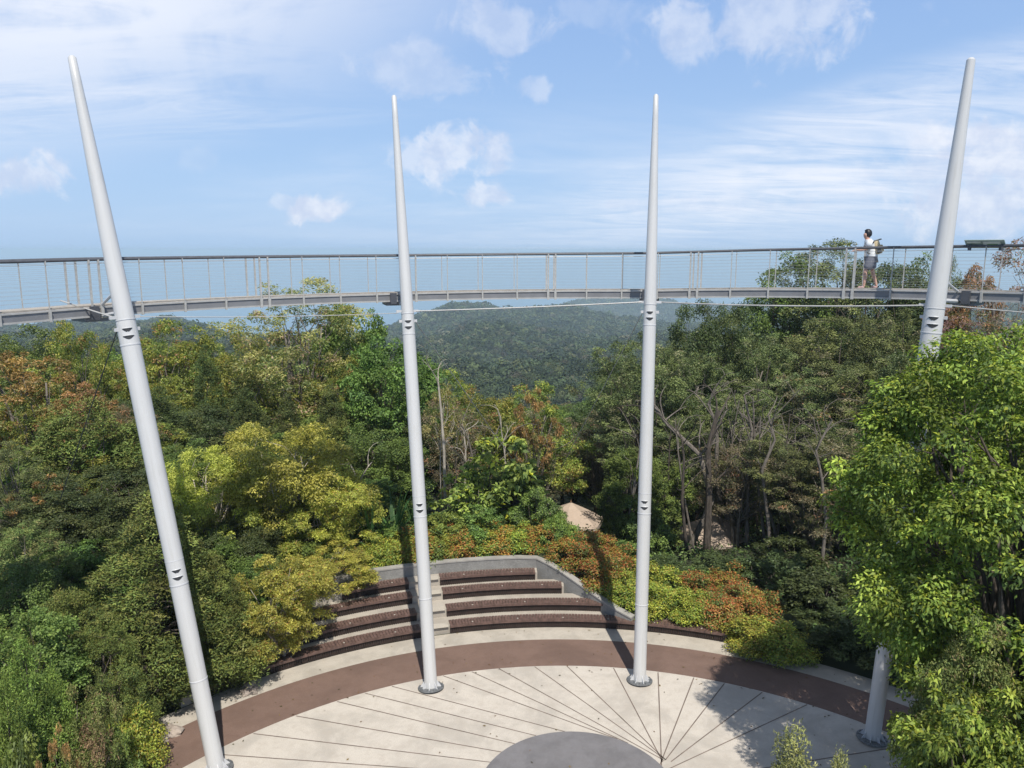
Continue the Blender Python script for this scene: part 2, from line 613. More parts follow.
def terrain(x, y):
    x = np.asarray(x, float)
    y = np.asarray(y, float)
    d = np.hypot(x, y)
    az = np.arctan2(x, y)
    px = 512 + np.tan(np.clip(az, -1.2, 1.2)) * F_PX
    cen = np.exp(-((px - 500) / 190.0) ** 2)
    # near ground
    rr = np.hypot(x - C[0], y - C[1])
    ang = np.degrees(np.arctan2(x - C[0], y - C[1]))
    plateau = 1.38 * np.clip((rr - 17.95) / 0.05, 0, 1) * np.clip((10 - ang) / 9, 0, 1)
    plateau = np.maximum(plateau, 0.34 * np.clip((rr - 15.65) / 0.4, 0, 1) * (ang > -90))
    low = (rr < 17.95) & (ang < 6) & (ang > -90)
    plateau = np.where(low, -0.02, plateau)
    bump = 0.25 * np.sin(x * 0.9 + 1.1) * np.sin(y * 0.7) * np.clip((rr - 18.5) / 3, 0, 1)
    sl = 0.16 + 0.16 * cen
    near = plateau + bump - np.clip(y - 29.5, 0, 22) * sl - np.clip(d - 52, 0, 1e5) * (0.20 + 0.07 * cen)
    near = np.where(rr < 15.6, -0.02, near)
    # wooded ridges, one behind another
    wob = lambda k, p: np.sin(px * k + p) + 0.6 * np.sin(px * k * 2.3 + p * 2)
    yA = 356 + 9 * wob(0.012, 0.5) - 22 * (1 - cen)
    yB = 334 + 6 * wob(0.017, 2.2)
    yC = np.interp(px, CREST[:, 0], CREST[:, 1])
    yD = np.interp(px, CREST_D[:, 0], CREST_D[:, 1])
    cz = math.cos(0.0)
    h = lambda yy, dd: (EYE + dd * (-math.sin(PITCH) - (yy - 384) / F_PX * math.cos(PITCH)) / (math.cos(PITCH) - (yy - 384) / F_PX * math.sin(PITCH)) * np.cos(az) - 11.5)
    ds = [0, 110, 210, 330, 470, 600, 760, 950, 1200, 1700, 2200, 2500, 3300, 3900, 5200]
    zs = [near, near, h(452 + 10 * wob(.02, 1), 210), h(392, 330), h(yA, 470), h(yA + 14, 600), h(345 + 0 * yA, 760), h(np.maximum(yB, yC + 8), 950), h(np.maximum(yB, yC + 8) + 4, 1200),
          h(yC, 1700), h(yC + 22, 2200), h(yC + 40, 2500), h(yD, 3300), h(yD + 30, 3900), -760 + 0 * yD]
    z = near.copy()
    for i in range(1, len(ds) - 1):
        t = np.clip((d - ds[i]) / (ds[i + 1] - ds[i]), 0, 1)
        s = t * t * (3 - 2 * t)
        z = np.where(d > ds[i], zs[i] * (1 - s) + zs[i + 1] * s, z)
    z = np.where(d > 5200, -760, z)
    rough = (np.sin(x * 0.021) * np.cos(y * 0.017) * 5 + np.sin(x * 0.05 + y * 0.043) * 3.0 + np.sin(x * .033 - y * .012) * 3.5) * np.clip((d - 250) / 500, 0, 1)
    return z + np.where(d < 4200, rough, 0)


def T1(x, y):
    return float(terrain(np.array([x]), np.array([y]))[0])


def grid_mesh(name, X, Y, Z, mat):
    n, m = X.shape
    v = np.stack([X, Y, Z], -1).reshape(-1, 3)
    idx = np.arange(n * m).reshape(n, m)
    f = np.stack([idx[:-1, :-1], idx[1:, :-1], idx[1:, 1:], idx[:-1, 1:]], -1).reshape(-1, 4)
    me = bpy.data.meshes.new(name)
    me.vertices.add(len(v))
    me.vertices.foreach_set('co', v.reshape(-1))
    me.loops.add(f.size)
    me.loops.foreach_set('vertex_index', f.reshape(-1).astype(np.int32))
    me.polygons.add(len(f))
    me.polygons.foreach_set('loop_start', np.arange(0, f.size, 4, dtype=np.int32))
    me.update(calc_edges=True)
    me.polygons.foreach_set('use_smooth', np.ones(len(f), bool))
    return link(name, me, None, mat)


az = np.radians(np.linspace(-62, 62, 420))
dd = np.concatenate([np.arange(0.5, 40, 0.35), np.geomspace(40, 5400, 190)])
A_, D_ = np.meshgrid(az, dd)
X_, Y_ = np.sin(A_) * D_, np.cos(A_) * D_
Z_ = terrain(X_, Y_)
g, t, b, o = new_mat('hill_ground')
v = t.n('ShaderNodeTexCoord').outputs['Object']
t.l(t.mix(t.ramp(t.noise(v, 0.05, 5), 0.3, 0.7), (0.022, 0.032, 0.014), (0.045, 0.055, 0.024)), b.inputs['Base Color'])
b.inputs['Roughness'].default_value = 0.95
tag(grid_mesh('hills', X_, Y_, Z_, g), kind='structure')

# level ground round and behind the viewpoint
mb = MB()
mb.box((0, -35, -0.55), 70, 36, 0.5)
mb.build('ground', 'soil')['kind'] = 'structure'

# sea
mw, t, b, o = new_mat('sea_water')
v = t.n('ShaderNodeTexCoord').outputs['Object']
b.inputs['Base Color'].default_value = (0.03, 0.16, 0.30, 1)
b.inputs['Roughness'].default_value = 0.35
bn = t.n('ShaderNodeBump')
bn.inputs['Strength'].default_value = 0.3
t.l(t.noise(v, 0.02, 5), bn.inputs['Height'])
t.l(bn.outputs[0], b.inputs['Normal'])
mb = MB()
mb.lathe([(70000, -720.0)], 96)
me = bpy.data.meshes.new('sea')
me.from_pydata(mb.v, [], [tuple(range(96))])
link('sea', me, None, mw)['kind'] = 'structure'

# haze: one closed box of even, thin air round everything
mh = bpy.data.materials.new('haze')
mh.use_nodes = True
t = NT(mh.node_tree)
o = t.n('ShaderNodeOutputMaterial')
pv = t.n('ShaderNodeVolumePrincipled')
pv.inputs['Color'].default_value = (0.70, 0.88, 1.0, 1)
pv.inputs['Density'].default_value = 0.00023
pv.inputs['Anisotropy'].default_value = 0.1
t.l(pv.outputs[0], o.inputs['Volume'])
mb = MB()
mb.box((0, 0, (-762 + 19.5) / 2), 71000, 71000, (762 + 19.5) / 2)
hz = mb.build('haze', mh)
hz['kind'] = 'stuff'
tag(hz, 'thin pale haze hanging over the hills and the sea')

# ------------------------------------------------------------------ plaza
DC = Vector((1.6, 16.7, 0))
DR = 2.45
mb = MB()
mb.sector(0.0, 12.65, -180, 180, -0.3, 0.0, C, 2)
pl = mb.build('plaza_floor', 'paving')
pl['kind'] = 'structure'
mb = MB()
mb.sector(12.65, 14.32, -75, 78, -0.3, 0.003, C, 1)
mb.build('brown_ring_path', 'brown')['kind'] = 'structure'
mb = MB()
mb.sector(14.32, 15.17, -75, 78, -0.3, 0.001, C, 1)
mb.build('pale_strip', 'strip')['kind'] = 'structure'
mb = MB()
mb.lathe([(DR, 0.001), (DR, 0.008)], 72, tuple(DC))
mb.build('grey_paving_disc', 'disc')['kind'] = 'structure'
mb = MB()
seams = [((226, 755), (381, 766)), ((256, 734), (488, 762)), ((288.5, 714.7), (501, 752)), ((326, 699), (520, 745)), ((356, 691), (545, 738)), ((383, 684), (570, 733)),
         ((438, 674), (595, 731)), ((470, 671), (610, 735)), ((512, 676), (620, 736)), ((542, 672), (642, 743)), ((573, 672), (653, 748)),
         ((614, 669), (656, 749)), ((658, 672), (661, 751)), ((694.5, 676), (665, 752)), ((724, 684), (667, 758)), ((764, 691), (672, 761)),
         ((785, 715), (673, 767)), ((886, 749), (816, 760))]
fan = Vector((4.0, 17.85, 0))
for (a, b_) in seams:
    p, q = at_z(*a), at_z(*b_)
    d = (q - p).normalized()
    # out to the rim of the plaza
    k = 0.0
    while (p - d * k - Vector((*C, 0))).length < 12.62 and k < 9:
        k += 0.02
    while (p - d * k - Vector((*C, 0))).length > 12.62 and k > -9:
        k -= 0.02
    s0 = p - d * k
    # in to the disc or the foot of the fan
    e = s0.copy()
    for i in range(900):
        e = s0 + d * (i * 0.02)
        if (e - DC).length < DR + 0.01 or (e - fan).length < 0.12 or (e - Vector((*C, 0))).length > 12.7:
            break
    n = Vector((-d.y, d.x, 0)) * 0.018
    z = Vector((0, 0, 0.004))
    mb.add([s0 - n + z, s0 + n + z, e + n * 0.8 + z, e - n * 0.8 + z], [(0, 1, 2, 3)])
sm = mb.build('plaza_joints', 'joint')
sm['kind'] = 'structure'

# ------------------------------------------------------------------ terraces, benches, back wall
H_ = 0.27
RB = [15.17, 15.88, 16.68, 17.30, 17.80]
AISLE = (-18.0, -14.2)
ENDS_R = [21.5, 6.0, 0.8, -2.4]
ENDS_L = [-44, -40, -35, -26]
mb = MB()
for i in range(4):
    mb.sector(RB[i] + 0.07, RB[i + 1] + 0.06 *(i < 3) + 0.0, ENDS_L[i] - 3, min(ENDS_R[i] + 0.25, 21.6), -0.2 + 0.001 * i, H_ * (i + 1) - 0.002, C, 1.5)
mb.build('terrace', 'concrete')['kind'] = 'structure'
# stair nosing in the aisle
mb = MB()
for i in range(4):
    mb.sector(RB[i] - 0.02, RB[i] + 0.30, AISLE[0] + 0.2, AISLE[1] - 0.2, H_ * (i + 1) + 0.0, H_ * (i + 1) + 0.012, C, 1.0)
mb.build('aisle_steps', 'strip')['kind'] = 'structure'


def bench(i, a0, a1, label):
    r0 = RB[i] - 0.035
    seat_w = 0.42
    top = H_ * (i + 1) + 0.055
    am = (a0 + a1) / 2
    root = empty('curved_bench', polar(RB[i], am, H_ * i), label, 'bench', 'curved benches on the terraces')
    inv = root.location
    seat, front = MB(), MB()
    rng = random.Random(i * 7 + int(a0))
    L = R(abs(a1 - a0)) * r0
    n = int(L / 0.105)
    for k in range(n):
        a = a0 + (a1 - a0) * (k + 0.5) / n
        p = polar(r0 + seat_w / 2, a, top - 0.02) - inv
        rad = Vector((math.sin(R(a)), math.cos(R(a)), 0))
        tan = Vector((rad.y, -rad.x, 0))
        seat.box(p + Vector((0, 0, rng.uniform(-0.002, 0.002))), 0.046, seat_w / 2, 0.018, (tan, rad, Vector((0, 0, 1))))
    for k in range(int(L / 0.075)):
        a = a0 + (a1 - a0) * (k + 0.5) / int(L / 0.075)
        rad = Vector((math.sin(R(a)), math.cos(R(a)), 0))
        tan = Vector((rad.y, -rad.x, 0))
        zz = H_ * i + 0.01
        p = polar(r0 + 0.05, a, (zz + top - 0.05) / 2) - inv
        front.box(p, 0.024, 0.012, (top - 0.05 - zz) / 2, (tan, rad, Vector((0, 0, 1))))
    bb = MB()  # dark sheet added behind the slats so their gaps look shaded
    bb.sector(r0 + 0.07, r0 + 0.095, a0, a1, 0.012, top - 0.05 - inv.z, (C[0] - inv.x, C[1] - inv.y), 1.0)
    bb.build('shade_backing', 'shaded_wood', root)
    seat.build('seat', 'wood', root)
    front.build('slatted_front', 'shaded_wood', root)
    bk = MB()
    cc = (C[0] - inv.x, C[1] - inv.y)
    bk.sector(r0 - 0.012, r0 + 0.012, a0, a1, top - 0.085 - inv.z, top - 0.004 - inv.z, cc, 1.0)
    bk.build('front_rail', 'wood', root)
    for k in range(max(2, int(L / 1.4))):
        a = a0 + (a1 - a0) * (k + 0.5) / max(2, int(L / 1.4))
        s = MB()
        s.lathe([(0.03, top - 0.001 - inv.z), (0.03, top + 0.008 - inv.z), (0.018, top + 0.012 - inv.z)], 10, tuple((polar(r0 + 0.12, a) - inv).xy) + (0,))
        s.build('stud', 'stud', root)
    return root


words_ = ['lowest', 'second', 'third', 'topmost']
for i in range(4):
    bench(i, ENDS_L[i], AISLE[0], '%s curved brown bench left of the aisle, slatted front' % words_[i])
    bench(i, AISLE[1], ENDS_R[i], '%s curved brown bench right of the aisle, slatted front' % words_[i])

# back wall: round behind the top tier, then slanting down along the ends of the benches
path = [(17.82, a) for a in np.arange(-42, -3.0, 1.5)] + [(17.8, -2.2), (17.55, -0.9), (17.15, 0.7), (16.75, 2.1), (16.3, 3.9), (15.9, 5.6), (15.5, 7.6), (15.2, 9.6)]
tops = [1.50] * (len(path) - 8) + [1.47, 1.36, 1.22, 1.08, 0.90, 0.74, 0.58, 0.46]
root = empty('terrace_wall', polar(17.8, -12, 0), 'low rough grey retaining wall curving behind the benches', 'wall')
mb, cp = MB(), MB()
pts = [polar(r, a) for r, a in path]
th = 0.22


def ribbon(m_, pts, tops, z0s, off0, off1):
    vs, fs = [], []
    for i, p in enumerate(pts):
        d = (pts[min(i + 1, len(pts) - 1)] - pts[max(i - 1, 0)]).normalized()
        n = Vector((-d.y, d.x, 0))
        for (o_, z) in ((off0, z0s[i]), (off1, z0s[i]), (off1, tops[i]), (off0, tops[i])):
            q = p + n * o_ - root.location
            vs.append((q.x, q.y, z))
    for i in range(len(pts) - 1):
        a, b_ = i * 4, i * 4 + 4
        fs += [(a + 3, a + 2, b_ + 2, b_ + 3), (a, a + 3, b_ + 3, b_), (a + 1, b_ + 1, b_ + 2, a + 2), (a, b_, b_ + 1, a + 1)]
    k = (len(pts) - 1) * 4
    fs += [(0, 1, 2, 3), (k + 3, k + 2, k + 1, k)]
    m_.add(vs, fs)


ribbon(mb, pts, [z - 0.05 for z in tops], [-0.1] * len(pts), 0.0, th)
mb.build('wall_body', 'wall', root)
ribbon(cp, pts, tops, [z - 0.052 for z in tops], -0.02, th + 0.03)
cp.build('coping', 'coping', root)

# ------------------------------------------------------------------ bridge
BC = (1.2, 10.2)
BR = 15.0
RZ = [(-75, 12.70), (-58, 12.73), (-50, 12.77), (-36, 12.80), (-18, 12.83), (-2, 12.87), (12, 12.90), (25, 13.0), (38, 13.07), (52, 13.12), (75, 13.15)]


def rz(a):
    return float(np.interp(a, [q[0] for q in RZ], [q[1] for q in RZ]))


def bp(r, a, z):
    return Vector((BC[0] + r * math.sin(R(a)), BC[1] + r * math.cos(R(a)), z))


A0, A1 = -72.0, 72.0
root = empty('suspended_walkway', bp(BR + 0.6, 0, 11.6), 'curved grey steel canopy walkway slung from the white masts', 'walkway')
O = root.location
DECK = 1.17
arc = [A0 + (A1 - A0) * i / 72 for i in range(73)]


def strip(name, mat, r0, r1, zo0, zo1):
    m_ = MB()
    vs, fs = [], []
    for a in arc:
        z = rz(a)
        for (r, zz) in ((r0, zo0), (r1, zo0), (r1, zo1), (r0, zo1)):
            vs.append(bp(r, a, z + zz) - O)
    for i in range(len(arc) - 1):
        p, q = i * 4, i * 4 + 4
        fs += [(p + 3, p + 2, q + 2, q + 3), (p, p + 3, q + 3, q), (p + 1, q + 1, q + 2, p + 2), (p, q, q + 1, p + 1)]
    fs += [(0, 1, 2, 3), (len(vs) - 1, len(vs) - 2, len(vs) - 3, len(vs) - 4)]
    m_.add(vs, fs)
    return m_.build(name, mat, root)


for r_, nm in ((BR, 'edge_beam'), (BR + 1.25, 'edge_beam')):
    strip(nm, 'fascia', r_ - 0.02, r_ + 0.03, -DECK - 0.22, -DECK - 0.05)
    strip('bottom_flange', 'flange', r_ - 0.05, r_ + 0.06, -DECK - 0.265, -DECK - 0.222)
    strip('top_flange', 'flange', r_ - 0.045, r_ + 0.05, -DECK - 0.048, -DECK - 0.012)
strip('deck', 'deck', BR + 0.052, BR + 1.20, -DECK - 0.06, -DECK - 0.015)
strip('kick_board', 'deck', BR + 0.0, BR + 0.02, -DECK + 0.002, -DECK + 0.04)
for r_ in (BR - 0.04, BR + 1.29):
    m_ = MB()
    m_.tube([bp(r_, a, rz(a)) - O for a in arc], 0.038, 8)
    m_.build('handrail', 'rail', root, True)
    m_ = MB()
    m_.tube([bp(r_, a, rz(a) - 0.10) - O for a in arc], 0.006, 5)
    for k in range(10):
        m_.tube([bp(r_, a, rz(a) - 0.19 - 0.098 * k) - O for a in arc], 0.0024, 3)
    m_.build('guard_wires', 'wire', root)
step = 1.13 / BR * 180 / math.pi
ns = int(60 / step)
postm = {}
for r_, sgn in ((BR - 0.06, 1), (BR + 1.31, -1)):
    for k in range(-ns - 2, ns + 3):
        a = k * step + 0.35
        double = (k % 4 == 0)
        for off in ((-0.45, 0.45) if double else (0.0,)):
            aa = a + off
            z = rz(aa)
            key = (double, sgn)
            if key not in postm:
                m_ = MB()
                w = 0.024 if double else 0.012
                m_.box((0, 0, (-DECK - 0.28) / 2), w, w * 0.8, (DECK + 0.28) / 2 - 0.02)
                m_.box((0, 0, -DECK - 0.15), w + 0.014, 0.03, 0.14)
                m_.box((0, 0, -0.05), w * 0.8, 0.03, 0.05)
                ob = m_.build('rail_post', 'post', root)
                postm[key] = ob.data
            else:
                ob = link('rail_post', postm[key], root)
            ob.location = bp(r_, aa, z) - O
            ob.rotation_euler.z = -R(aa)
        if double:
            # small cross-member carrying the deck
            m_ = MB()
            if sgn == 1:
                p, q = bp(BR + 0.03, a, rz(a) - DECK - 0.16) - O, bp(BR + 1.22, a, rz(a) - DECK - 0.16) - O
                m_.tube([p, q], 0.05, 6)
                m_.build('cross_beam', 'fascia', root)

# ------------------------------------------------------------------ masts
masts = [
    dict(base=(217, 770), top=(72, 58), w=(.41, .44, .46, .19), clasp=(334, 573), rings=(679,), bx=1),
    dict(base=(431, 688), top=(394, 97), w=(.385, .395, .385, .15), clasp=(325, 507), rings=(598,), bx=0),
    dict(base=(639.5, 681), top=(656, 96), w=(.385, .395, .385, .15), clasp=(316, 504), rings=(604,), bx=0),
    dict(base=(872, 739), top=(971, 60), w=(.40, .43, .48, .20), clasp=(322,), rings=(), bx=1),
]
mast_label = ['tall white tapered mast at the far left, leaning outward', 'tall white tapered mast left of centre, before the bench aisle',
              'tall white tapered mast right of centre at the plaza edge', 'tall white tapered mast at the right, half hidden by leafy tree']
lugs = []
for mi, md in enumerate(masts):
    B = at_z(*md['base'])
    dt = px_dir(*md['top'])
    ztop = 17.55
    tt = (ztop - EYE) / dt.z
    Tp = Vector((dt.x * tt, dt.y * tt, ztop))
    ax = (Tp - B)
    Lm = ax.length
    u = ax.normalized()

    def h_at(py):
        lo, hi = 0.0, Lm
        for _ in range(50):
            m = (lo + hi) / 2
            q = B + u * m
            dyy = (q.z - EYE)
            cz, sz = math.cos(PITCH), math.sin(PITCH)
            dep = q.y * cz - dyy * sz
            up = q.y * sz + dyy * cz
            y = 384 - F_PX * up / dep
            if y > py:
                lo = m
            else:
                hi = m
        return lo

    root = empty('steel_mast', B, mast_label[mi], 'mast', 'white masts carrying the walkway')
    root.rotation_euler = u.to_track_quat('Z', 'Y').to_euler()
    hb = h_at(md['clasp'][0])
    w = md['w']

    def rad(h):
        return float(np.interp(h, [0, Lm * .33, hb, Lm * 0.8, Lm], [w[0], w[1], w[2], (w[2] * .62 + w[3] * .38), w[3]])) / 2

    sh = MB()
    hs = [0.0] + list(np.linspace(0.05, Lm, 30))
    sh.lathe([(rad(h), h) for h in hs] + [(rad(Lm) * 0.55, Lm + 0.05)], 36)
    sh.build('shaft', 'white', root, True)
    bpz = MB()
    bpz.lathe([(w[0] * .5 + 0.20, 0.004), (w[0] * .5 + 0.20, 0.045)], 40)
    for k in range(12):
        a = 2 * math.pi * k / 12
        bpz.lathe([(0.022, 0.046), (0.022, 0.085)], 6, ((w[0] * .5 + 0.15) * math.cos(a), (w[0] * .5 + 0.15) * math.sin(a), 0))
    bpo = bpz.build('base_plate', 'plate', root)
    for k in range(8):
        gs = MB()
        a = 2 * math.pi * (k + .5) / 8
        rd = Vector((math.cos(a), math.sin(a), 0))
        tn = Vector((-rd.y, rd.x, 0))
        r0 = w[0] * .5 - 0.01
        v = [rd * r0 + tn * s + Vector((0, 0, 0.046)) for s in (-.008, .008)] + [rd * (r0 + .14) + tn * s + Vector((0, 0, 0.046)) for s in (-.008, .008)] + \
            [rd * r0 + tn * s + Vector((0, 0, 0.24)) for s in (-.008, .008)]
        gs.add(v, [(0, 2, 4), (1, 5, 3), (0, 1, 3, 2), (2, 3, 5, 4)])
        gs.build('gusset', 'white2', root)
    toc = (Vector((0, 0, EYE)) - (B + u * hb))
    loc_c = (root.rotation_euler.to_matrix().inverted() @ toc)
    ca = math.atan2(loc_c.y, loc_c.x)
    rings = list(md['rings'])
    for ci, cy in enumerate(md['clasp']):
        hc = h_at(cy)
        c_ = MB()
        # short sleeve below, with lip
        rr = rad(hc)
        c_.lathe([(rr + .003, hc - .30), (rr + .008, hc - .29), (rr + .008, hc - .262), (rr + .004, hc - .25)], 36, close=False)
        c_.build('collar', 'white2', root, True)
        c_ = MB()
        c_.lathe([(rr + .003, hc + .33), (rr + .005, hc + .335), (rr + .005, hc + .35), (rr + .002, hc + .36)], 36, close=False)
        co = c_.build('collar', 'white2', root, True)
        # lifting pockets: hooded dark patches, hole shade painted, on the side facing the plaza
        for k, zz in enumerate((0.085, -0.095)):
            pk = MB()
            half = R(27 if k == 0 else 31)
            n = 10
            vs, fs = [], []
            for j in range(n + 1):
                s = j / n * 2 - 1
                a = ca + half * s
                hgt = 0.075 * (1 - abs(s) ** 1.6) + 0.012 - (0.02 if abs(s) < 0.18 and k == 0 else 0)
                for (ro, z) in ((0.006, 0.035), (0.006, 0.035 - hgt)):
                    vs.append(((rr + ro) * math.cos(a), (rr + ro) * math.sin(a), hc + zz + z))
            for j in range(n):
                fs.append((j * 2, j * 2 + 1, j * 2 + 3, j * 2 + 2))
            pk.add(vs, fs)
            pk.build('pocket', 'pocket_shade', co)
            lp = MB()
            lp.tube([((rr + .014) * math.cos(ca + half * (j / 6 - 1) * 1.0), (rr + .014) * math.sin(ca + half * (j / 6 - 1)), hc + zz + 0.045) for j in range(13)], 0.012, 6)
            lp.build('pocket_lip', 'white2', co)
    for ry in rings:
        hc = h_at(ry)
        rr = rad(hc)
        c_ = MB()
        c_.lathe([(rr + .001, hc - .02), (rr + .009, hc - .012), (rr + .009, hc + .012), (rr + .001, hc + .02)], 36, close=False)
        c_.build('weld_ring', 'white2', root, True)
    hl = hb + 0.42
    Lw = B + u * hl
    lugs.append((Lw, B + u * (hb + 0.1), rad(hl), B, u))
    # arm reaching from the mast to the deck edge
    an = math.degrees(math.atan2(Lw.x - BC[0], Lw.y - BC[1]))
    inner = bp(BR + 0.3, an, rz(an) - DECK - 0.30)
    mat3 = root.rotation_euler.to_matrix().inverted()
    tl = lambda p: mat3 @ (p - B)
    arm = MB()
    start = B + u * (hb + 0.55)
    arm.tube([tl(start), tl(inner)], 0.055, 8)
    arm.build('support_arm', 'white2', root)
    arm = MB()
    arm.tube([tl(B + u * (hb + 1.15)), tl(inner + Vector((0, 0, 0.18)))], 0.035, 8)
    arm.build('support_arm', 'white2', root)
    bx = MB()
    tanv = Vector((math.cos(R(an)), -math.sin(R(an)), 0))
    radv = Vector((math.sin(R(an)), math.cos(R(an)), 0))
    ax3 = [mat3 @ tanv, mat3 @ radv, mat3 @ Vector((0, 0, 1))]
    ctr = bp(BR + 0.45, an, rz(an) - DECK - 0.33)
    side = -1 if mi < 3 else 1
    bx.box(tl(ctr + tanv * 0.12 * side), 0.30, 0.42, 0.06, ax3)
    bx.build('hanger_box', 'fascia', root)
    bx = MB()
    bx.box(tl(bp(BR - 0.10, an, rz(an) - DECK - 0.16) + tanv * 0.22 * side), 0.10, 0.06, 0.17, ax3)
    bx.build('hanger_plate', 'darksteel', root)
    for s in (-1, 1):
        for (cc_, hx_, hz_) in ((tl(Lw + tanv * s * (rad(hl) + 0.06)), 0.09, 0.035), (tl(B + u * (hb + 0.12) + tanv * s * (rad(hb) + 0.03)), 0.05, 0.04)):
            lg = MB()
            lg.box(cc_, hx_, 0.02, hz_, ax3)
            lg.build('cable_lug', 'white2', root)


def cable(p, q, sag, r, label, group, mat='flange'):
    n = 16
    pts = []
    for i in range(n + 1):
        t_ = i / n
        v_ = p.lerp(q, t_)
        v_.z -= sag * 4 * t_ * (1 - t_)
        pts.append(v_)
    m_ = MB()
    m_.tube(pts, r, 6)
    o_ = m_.build('steel_cable', mat, None, True)
    tag(o_, label, 'cable', group)
    return o_


GC = 'cables strung between the masts'
cable(lugs[0][0] + Vector((.3, .15, 0)), lugs[1][0] + Vector((-.26, -.1, -.05)), 0.05, 0.012, 'thin pale cable running from the leftmost mast to the next mast', GC)
cable(lugs[1][0] + Vector((.26, 0, 0)), lugs[2][0] + Vector((-.26, 0, 0)), 0.02, 0.022, 'white tie rod strung level between the two middle masts', GC)
cable(lugs[2][0] + Vector((.26, 0, 0)), lugs[3][0] + Vector((-.3, 0, 0)), 0.06, 0.022, 'white cable running from the third mast to the rightmost mast', GC)
cable(lugs[3][0] + Vector((.3, 0, 0)), lugs[3][0] + Vector((6.5, -5.5, -0.3)), 0.05, 0.016, 'pale cable leaving the rightmost mast toward the right', GC)
cable(lugs[0][0] + Vector((-.3, 0, 0)), lugs[0][0] + Vector((-2.0, 0.8, 0.35)), 0.0, 0.02, 'short pale cable left of the leftmost mast', GC)
cable(lugs[0][1] + Vector((-.25, 0, 0)), at_y(60, 500, 24), 0.0, 0.016, 'dark guy cable slanting down left of the leftmost mast', GC, 'darksteel')
cable(lugs[1][1] + Vector((.22, 0, 0)), at_y(520, 470, 33), 0.0, 0.014, 'grey guy cable slanting down right of the second mast', GC, 'wire')
cable(lugs[2][1] + Vector((-.22, 0, 0)), at_y(560, 470, 33), 0.0, 0.014, 'grey guy cable slanting down left of the third mast', GC, 'wire')

#VEG#
# ================================================================== vegetation
def pal(*items):
    """items: (r, g, b, weight)"""
    a = np.array([i[:3] for i in items], float)
    w = np.array([i[3] for i in items], float)
    return a, w / w.sum()


SHAPES = {
    'round': lambda t: np.sqrt(np.clip(1 - (2 * t - 1) ** 2, 0, 1)) ** 0.8,
    'dome': lambda t: np.clip(1 - t ** 2.2, 0, 1) ** 0.6 * (0.75 + 0.25 * np.clip(t * 4, 0, 1)),
    'cone': lambda t: np.clip(1 - t, 0, 1) ** 0.85 * np.clip(0.35 + t * 5, 0, 1) + 0.03,
    'spire': lambda t: np.clip(1 - t, 0, 1) ** 0.7 * 0.9 + 0.05,
    'umbrella': lambda t: np.interp(t, [0, .3, .7, .88, 1], [.25, .55, 1.0, .85, .35]),
    'column': lambda t: np.interp(t, [0, .1, .5, .9, 1], [.5, .9, 1.0, .8, .3]),
}


def clump_leaves(rng, c, cr, out_dir, n, L, Wd, P_, flat, updir, droop, wild, tip=None, vvar=0.22, cvar=0.16):
    """leaves of a set of clumps; c (k,3), cr (k,), n leaves in all"""
    k = len(c)
    wts = cr ** 2
    idx = rng.choice(k, n, p=wts / wts.sum())
    d = unit(rng.normal(size=(n, 3)))
    flip = (d[:, 2] < 0) & (rng.random(n) < 0.62)
    d[flip, 2] *= -1
    rad = cr[idx] * rng.uniform(0.45, 1.06, n) ** 0.6
    # ragged clumps
    rag = 1 + 0.28 * np.sin(d[:, 0] * 5 + idx * 1.7) * np.cos(d[:, 1] * 6 + idx) + 0.12 * rng.normal(size=n)
    off = d * (rad * rag)[:, None]
    off[:, 2] *= flat
    Pp = c[idx] + off
    up = np.array([0, 0, 1.0])
    N = d * np.array([1, 1, 1 / max(flat, .4)]) * 0.55 + up * 0.55 + rng.normal(size=(n, 3)) * wild
    T = rng.normal(size=(n, 3)) * 0.7 + d * 0.6 + out_dir[idx] * 0.4 + up * updir - up * droop
    Ls = L * rng.uniform(0.6, 1.25, n)
    Ws = Wd * rng.uniform(0.7, 1.2, n)
    V = leaf_quads(Pp, N, T, Ls, Ws)
    cols, w = P_
    cc = rng.choice(len(w), k, p=w)
    lc = np.where(rng.random(n) < 0.68, cc[idx], rng.choice(len(w), n, p=w))
    base = cols[lc] * 1.95
    cv = 1 + rng.normal(size=k) * cvar
    vv = np.clip(cv[idx] * (1 + rng.normal(size=n) * vvar), 0.4, 1.8)
    base = base * vv[:, None]
    if tip is not None:
        rgb, share = tip
        m = (rng.random(n) < share * np.clip(d[:, 2] + 0.3, 0, 1))
        base[m] = np.array(rgb) * np.clip(vv[m], .7, 1.5)[:, None]
    return V, np.clip(base, 0, 0.9)


def tube_np(mb, p, q, r0, r1, rng, bend=0.08, n=5, sides=5):
    p, q = Vector(p), Vector(q)
    L = (q - p).length
    pts, rad = [], []
    o1 = Vector(rng.normal(size=3)) * L * bend
    for i in range(n + 1):
        t = i / n
        pts.append(p.lerp(q, t) + o1 * math.sin(t * math.pi) + Vector((0, 0, 1)) * (L * bend * math.sin(t * math.pi)))
        rad.append(r0 + (r1 - r0) * t)
    mb.tube(pts, rad, sides)
    return pts


SPEC = {}
KIND_OBJ = {}


